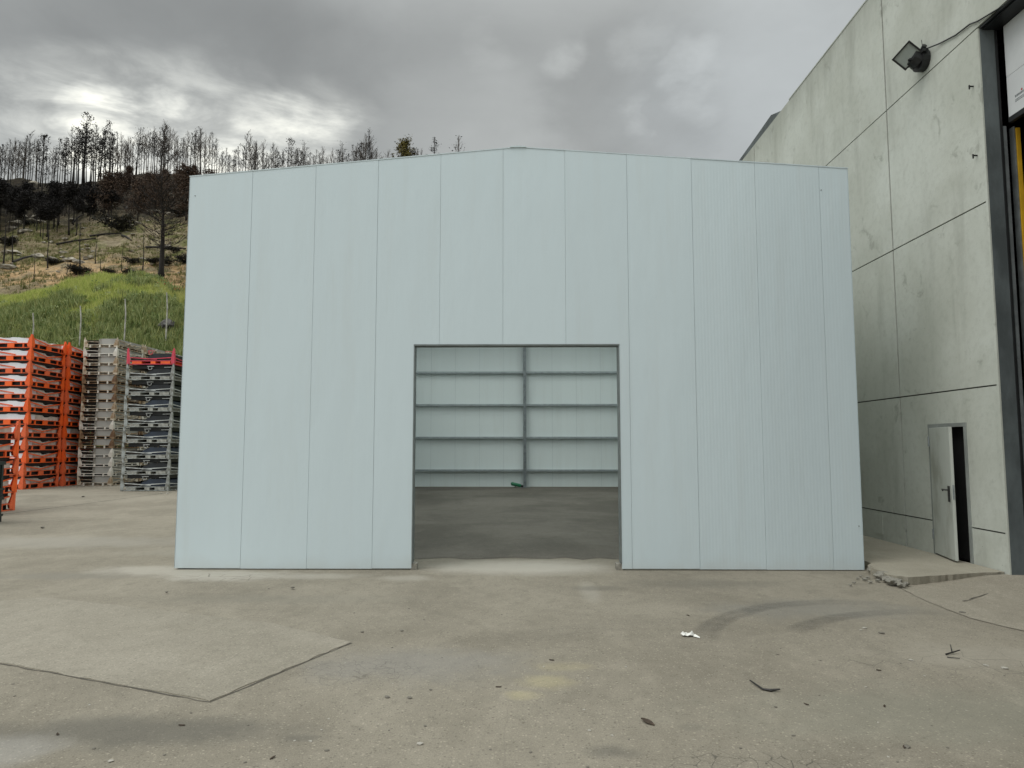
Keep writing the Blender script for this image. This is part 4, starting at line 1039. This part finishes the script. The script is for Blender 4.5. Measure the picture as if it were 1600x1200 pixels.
reg('bare', 'thin burnt pine with bare upswept branches standing on the ridge skyline', 'burnt pines along the ridge', 'barkgrey', 'needle_black',
    [dict(H=12, r0=.11, crown0=.42, spread=2.6, nb=38, up=.85, nneedle=0, twigs=8), dict(H=11, r0=.10, crown0=.5, spread=2.1, nb=34, up=.95, nneedle=30, twigs=8), dict(H=12.5, r0=.12, crown0=.38, spread=3.0, nb=44, up=.75, nneedle=0, twigs=8)])
reg('sparse', 'slim burnt pine with a few charred tufts at its top on the ridge skyline', 'burnt pines along the ridge', 'bark', 'needle_black',
    [dict(H=12, r0=.12, crown0=.45, spread=2.0, nb=34, up=.7, nneedle=70, twigs=7, needle_r=.16, nsize=.15), dict(H=11.5, r0=.11, crown0=.5, spread=1.8, nb=30, up=.8, nneedle=60, twigs=7, needle_r=.16, nsize=.15), dict(H=13, r0=.13, crown0=.45, spread=2.3, nb=38, up=.6, nneedle=80, twigs=7, needle_r=.16, nsize=.15)])
reg('black', 'charred pine with a dense blackened crown on the ridge skyline', 'burnt pines along the ridge', 'bark', 'needle_black',
    [dict(H=13, r0=.16, crown0=.35, spread=2.1, nb=32, up=.45, nneedle=420, twigs=6, needle_r=.26, nsize=.17), dict(H=12, r0=.15, crown0=.4, spread=1.8, nb=30, up=.5, nneedle=360, twigs=6, needle_r=.26, nsize=.17)])
reg('slope', 'charred pine with a blackened crown rising from the slope below the ridge', 'burnt pines on the slope below the ridge', 'bark', 'needle_black',
    [dict(H=12, r0=.2, crown0=.64, spread=2.3, nb=40, up=.3, nneedle=2600, twigs=4, needle_r=.55, nsize=.3), dict(H=11, r0=.17, crown0=.66, spread=2.1, nb=36, up=.35, nneedle=2200, twigs=4, needle_r=.5, nsize=.3), dict(H=13, r0=.22, crown0=.68, spread=2.6, nb=40, up=.3, nneedle=2800, twigs=4, needle_r=.6, nsize=.3)])
reg('brown', 'scorched pine with a dense brown crown on the slope behind the shed corner', 'scorched brown pines behind the shed corner', 'barkb', 'needle_brown',
    [dict(H=12, r0=.2, crown0=.15, spread=3.2, nb=46, up=.35, nneedle=3600, twigs=5, needle_r=.7, nsize=.3), dict(H=10.5, r0=.18, crown0=.12, spread=3.0, nb=44, up=.4, nneedle=3400, twigs=5, needle_r=.7, nsize=.3)])
reg('pole', 'bare charred young trunk standing on the open slope above the grass bank', 'bare charred trunks on the open slope', 'bark', 'needle_black',
    [dict(H=8, r0=.12, crown0=.45, spread=.7, nb=14, up=.6, nneedle=0, twigs=1), dict(H=6.5, r0=.10, crown0=.5, spread=.55, nb=10, up=.5, nneedle=0, twigs=1)])
rt_ = random.Random(77)
def plant(key, x, y, s=1.0, i=None, label=None):
    e = KIND[key][rt_.randrange(len(KIND[key])) if i is None else i]
    o = e[0] if not e[2] else dup(e[0], tree=e[1]); e[2] = True
    o.location = (x, y, hill(x, y) - .15); o.rotation_euler = (rt_.gauss(0, .015), rt_.gauss(0, .015), rt_.uniform(0, 6.28)); o.scale = (s * rt_.uniform(.9, 1.1), s * rt_.uniform(.9, 1.1), s)
    if label: o['label'] = label
    return o
# skyline: tops measured along the ridge (pixel column -> pixel row of the tops)
TOPS = [(-60, 215), (0, 205), (15, 200), (35, 195), (50, 222), (62, 208), (80, 198), (105, 172), (125, 192), (138, 182), (158, 188), (175, 205), (185, 188), (215, 186), (235, 190), (262, 198), (285, 185), (305, 188), (330, 210), (345, 228), (365, 203), (395, 208), (420, 222), (440, 212), (480, 222), (510, 226), (540, 216), (570, 203), (585, 226), (620, 225), (660, 230), (700, 234), (740, 240), (900, 255)]
px = -55.
while px < 720:
    y = rt_.uniform(146, 160) if rt_.random() < .7 else rt_.uniform(135, 146); x = (px - 812) * y / 1112
    top = lerp(px, TOPS) + abs(rt_.gauss(0, 9)) - 7
    H = max(4.5, CAM_H + (696 - top) * y / 1112 - hill(x, y))
    if 75 < px < 160 or (20 < px < 40): key = rt_.choices(['black', 'sparse', 'bare'], [.4, .5, .1])[0]
    elif px < 75: key = rt_.choices(['black', 'sparse', 'bare'], [.12, .58, .3])[0]
    elif px < 330: key = rt_.choices(['black', 'sparse', 'bare'], [.04, .36, .6])[0]
    else: key = rt_.choices(['black', 'sparse', 'bare'], [.12, .5, .38])[0]
    plant(key, x, y, min(H / 12.2, 1.45))
    px += rt_.uniform(2.0, 5.0) if px < 350 else rt_.uniform(3.0, 6)
# landmarks on the skyline
def landmark(key, px, top, y, label, i=0):
    x = (px - 812) * y / 1112; H = CAM_H + (696 - top + 12) * y / 1112 - hill(x, y); return plant(key, x, y, H / KIND_H[key][i], i, label)
KIND_H = {'bare': [12, 11, 12.5], 'black': [13, 12], 'sparse': [12, 11.5, 13]}
landmark('black', 105, 166, 149, 'tallest charred pine on the ridge with small black tufts at its top')
landmark('bare', 233, 182, 149, 'bare pale branched pine silhouetted against the bright cloud gap', 2)
landmark('sparse', 569, 200, 149, 'pointed burnt pine standing tallest above the left roof slope of the shed', 2)
landmark('black', 675, 212, 149, 'lone tufted burnt pine between the olive tree and the roof peak', 1)
landmark('bare', 712, 208, 149, 'last bare twiggy pine on the ridge left of the shed roof peak', 1)
gt = tree_root('evergreen_tree', 'olive green leafy tree on the ridge just above the shed roof slope', 'tree', None, 99, 'barkb', 'needle_olive', H=9.6, r0=.2, crown0=.18, spread=4.4, nb=46, up=.8, kind='g', nneedle=2300, twigs=4, needle_r=.42, nsize=.26)
y = 148; x = (627 - 812) * y / 1112; gt.location = (x, y, CAM_H + (696 - 212) * y / 1112 - 9.6)
# dark belt of charred trees under the skyline, trunk feet showing below
for i in range(96):
    px = rt_.uniform(-60, 175); py = rt_.uniform(322, 376) if px < 120 else rt_.uniform(312, 352)
    p = on_hill(px, py, 80)
    if not p: continue
    top = 276 + rt_.uniform(-4, 34); H = CAM_H + (696 - top) * p.y / 1112 - p.z
    plant('slope', p.x, p.y, max(.28, min(1.15, H / 12.6)))
for i in range(17):
    px = 168 + i * 9.6 + rt_.uniform(-5, 5); py = rt_.uniform(296, 345)
    p = on_hill(px, py, 80)
    if not p: continue
    top = rt_.uniform(248, 276); H = CAM_H + (696 - top) * p.y / 1112 - p.z
    plant('brown', p.x, p.y, max(.4, min(1.2, H / 11.5)))
for px, py, h, lab in ((5, 415, 95, None), (20, 410, 70, None), (52, 440, 50, None), (75, 420, 65, None), (125, 428, 85, None), (149, 412, 50, None), (157, 428, 40, None), (222, 428, 70, None), (276, 415, 25, None), (245, 420, 30, None), (104, 430, 40, None), (190, 424, 45, None)):
    p = on_hill(px, py, 64)
    if p: plant('pole', p.x, p.y, max(.3, h * p.y / 1112 / 8), 0)
# the big scorched pine in front
p = on_hill(253, 440, 64)
bt = tree_root('burnt_pine', 'big charred pine with fine brown twigs standing alone above the grass bank near the shed', 'tree', None, 5, 'bark', 'needle_brown', H=12.8, r0=.34, crown0=.30, spread=4.3, nb=95, up=.28, kind='big', nneedle=1900, twigs=11, needle_r=.55, nsize=.11)
bt.location = p - Vector((0, 0, .1))
pb = on_hill(296, 436, 64)
# fallen trunks
for i, (a, b_) in enumerate((((88, 384), (150, 376)), ((113, 352), (128, 338)), ((190, 370), (205, 380)), ((140, 372), (190, 368)), ((20, 412), (50, 404)), ((228, 390), (290, 392)))):
    pa, pb = on_hill(*a, 66), on_hill(*b_, 66)
    if not (pa and pb): continue
    q = MB(); q.tube([pa + Vector((0, 0, .2)), (pa + pb) / 2 + Vector((0, 0, .35)), pb + Vector((0, 0, .25))], [.17, .15, .09], 7)
    tag(q.build('fallen_trunk', M['bark']), 'charred fallen trunk lying across the open hillside', 'log', 'fallen trunks on the hillside')
# shrubs on the slope; some low ones stand in for the shade of pits
def shrub(seed, n, mm):
    r = random.Random(seed); q = MB()
    cl = [(Vector((r.gauss(0, .5), r.gauss(0, .4), r.uniform(.15, .75))), r.uniform(.25, .45)) for _ in range(14)]
    for k in range(n):
        c, s0 = r.choice(cl); c = c + Vector((r.gauss(0, s0 * .6), r.gauss(0, s0 * .6), abs(r.gauss(0, s0 * .5))))
        a = Vector((r.gauss(0, 1), r.gauss(0, 1), r.gauss(0, 1))).normalized(); b = a.cross(Vector((r.gauss(0, 1), r.gauss(0, 1), r.gauss(0, 1)))).normalized(); s = r.uniform(.04, .10)
        q.add([c - a * s, c + b * s * .6, c + a * s, c - b * s * .6], [(0, 1, 2, 3)])
    for c, s0 in cl: q.tube([(0, 0, -.1), c * .6, c], [.03, .02, .008], 4, False)
    return q.mesh('shrub', M[mm])
SH = [shrub(3, 1500, 'shrub'), shrub(4, 1500, 'shrub')]
for i, (px, py, s, lab) in enumerate(((190, 362, 2.9, 'large dark shrub in the middle of the open burnt slope'), (82, 415, 1.2, None), (40, 352, 1.2, None), (272, 396, 1.1, None), (210, 415, 1.1, None), (238, 415, 1.0, None), (140, 335, 1.8, None), (14, 385, 1.8, None), (290, 412, 1.6, None), (170, 432, 1.0, None), (262, 416, 1.0, None), (120, 430, 1.5, None), (200, 430, 1.0, None), (280, 340, 1.8, None))):
    p = on_hill(px, py, 64)
    if not p: continue
    o = link('shrub', SH[i % 2]); o.location = p; o.scale = (s, s, s * .75); o.rotation_euler = (0, 0, i * 1.3)
    tag(o, lab or 'small dark burnt shrub low on the hillside, some standing in for shaded pits', 'shrub', None if lab else 'small burnt shrubs on the hillside')

# ------------------------------------------------------------------ litter on the yard
def at_ground(o, px, py, z=.0): p = gnd(px, py); o.location = (p.x, p.y, z); return o
q = MB(); r3 = random.Random(2)
gridp = [[(-.10 + .2 * i / 5 + r3.gauss(0, .006), -.06 + .12 * j / 4 + r3.gauss(0, .006), .012 + abs(r3.gauss(.02, .022)) * (1 if 0 < i < 5 else .3)) for i in range(6)] for j in range(5)]
q.add([c for row in gridp for c in row], [(j * 6 + i, j * 6 + i + 1, j * 6 + i + 7, j * 6 + i + 6) for j in range(4) for i in range(5)])
q.add([(.07, -.07, .01), (.10, -.03, .03), (.16, -.13, .012), (.15, -.15, .008)], [(0, 1, 2, 3)])
o = at_ground(q.build('crumpled_paper', M['paper']), 1075, 994); o.scale = (.62, .62, .85); o.modifiers.new('thickness', 'SOLIDIFY').thickness = .003
tag(o, 'crumpled white paper lying on the yard in front of the shed', 'paper')
q = MB(); a = gnd(1172, 1067); b_ = gnd(1192, 1079); c_ = gnd(1204, 1081); d_ = gnd(1219, 1081)
q.tube([a + Vector((0, 0, .02)), b_ + Vector((0, 0, .012)), c_ + Vector((0, 0, .012)), d_ + Vector((0, 0, .02))], [.006, .008, .012, .006], 5)
tag(q.build('bent_wire', M['wire']), 'bent dark wire lying on the asphalt', 'wire')
def leaf(seed, s):
    r = random.Random(seed); q = MB(); n = 7; L = []
    for i in range(n): t = i / (n - 1); wd = sin(pi * t) * .35 + .02; L.append(((t - .5) * 2, wd, .25 * sin(t * 3 + seed)))
    q.add([(x * s, -w_ * s, (z + .25) * s * .4 + .006) for x, w_, z in L] + [(x * s, 0, (z + .05) * s * .4 + .004) for x, w_, z in L] + [(x * s, w_ * s, (z + .35) * s * .4 + .006) for x, w_, z in L],
          [(i, i + 1, n + i + 1, n + i) for i in range(n - 1)] + [(n + i, n + i + 1, 2 * n + i + 1, 2 * n + i) for i in range(n - 1)]); return q.mesh('dry_leaf', M['leafdry'])
o = link('dry_leaf', leaf(1, .06)); at_ground(o, 1012, 1130); o.rotation_euler = (0, 0, -.9); o.modifiers.new('thickness', 'SOLIDIFY').thickness = .002; tag(o, 'largest curled dry leaf on the asphalt near the bottom centre', 'leaf')
LF = [leaf(s, .022) for s in (2, 3)]
for i, (px, py) in enumerate(((862, 1032), (1260, 1101), (1413, 1168), (284, 1134), (1075, 962), (1382, 1104), (1373, 1048), (90, 1148), (426, 1185), (779, 1074))):
    o = link('dry_leaf', LF[i % 2]); at_ground(o, px, py); o.rotation_euler = (0, 0, i * 2.1); o.modifiers.new('thickness', 'SOLIDIFY').thickness = .002
    tag(o, 'small curled brown dry leaf lying on the asphalt', 'leaf', 'small dry leaves on the yard')
# forked twig
q = MB(); a = gnd(1478, 1024); b_ = gnd(1500, 1021); c_ = gnd(1487, 1018)
q.tube([a + Vector((0, 0, .01)), b_ + Vector((0, 0, .03))], [.008, .005], 5); q.tube([gnd(1488, 1023) + Vector((0, 0, .02)), c_ + Vector((.02, .05, .05))], [.006, .003], 4); q.tube([gnd(1480, 1028) + Vector((0, 0, .008)), gnd(1500, 1031) + Vector((0, 0, .012))], [.005, .003], 4)
tag(q.build('twig', M['wire']), 'forked dark twig lying at the right side of the yard', 'twig')
ST = [lump(1, s + 40, .55, 1).mesh('pebble', M[mm]) for s, mm in ((0, 'stone'), (1, 'palestone'), (2, 'stone'))]
r6 = random.Random(33)
named = [(1423, 1032, .02, 1), (1351, 982, .024, 1), (1345, 985, .016, 1), (1377, 990, .03, 2), (457, 921, .03, 2), (605, 1090, .02, 0), (640, 1091, .018, 0), (656, 1163, .02, 1), (673, 1078, .012, 0), (1504, 958, .035, 2), (1570, 1045, .03, 1), (1540, 1040, .02, 1), (566, 988, .02, 0), (628, 986, .018, 0), (260, 928, .025, 2), (173, 1190, .018, 1), (1212, 1105, .012, 0), (1240, 1150, .014, 2), (978, 1042, .01, 1), (921, 1142, .014, 1), (1418, 1168, .022, 2), (66, 826, .05, 2), (130, 777, .06, 2), (262, 772, .06, 1), (252, 772, .05, 1), (918, 1060, .01, 1)]
named += [(r6.uniform(0, 1600), 905 + 295 * r6.random() ** .8, r6.uniform(.005, .012), r6.choice([0, 1, 2])) for _ in range(95)]
for px, py, s, v in named:
    o = link('pebble', ST[v]); at_ground(o, px, py, .0 if py > 930 or px > 560 else .02); o.scale = (s * r6.uniform(.8, 1.5), s, s * .8); o.rotation_euler = (0, 0, r6.uniform(0, 6)); o.location.z += s * .2
    tag(o, ('pale' if v == 1 else 'dark') + ' pebble lying loose on the dusty yard', 'pebble', 'pebbles scattered on the yard')
# twigs and leaf litter swept against the wall foot
for i in range(9):
    x = 6.72 - r6.random() * .5; y = 10.22 + r6.uniform(-.12, .12); a = r6.uniform(0, 3.1); L = r6.uniform(.06, .16); q = MB(); q.tube([(x, y, .02), (x + cos(a) * L, y + sin(a) * L * .4, .03)], [.008, .004], 5)
    tag(q.build('twig', M['leafdry']), 'broken twig lying at the wall foot beside the dock door', 'twig', 'twigs at the foot of the concrete wall')

# prototypes never used in a place are removed
for lst in KIND.values():
    for e in lst:
        if not e[2]:
            for c in kids(e[0]):
                for gch in kids(c): bpy.data.objects.remove(gch)
                bpy.data.objects.remove(c)
            bpy.data.objects.remove(e[0])
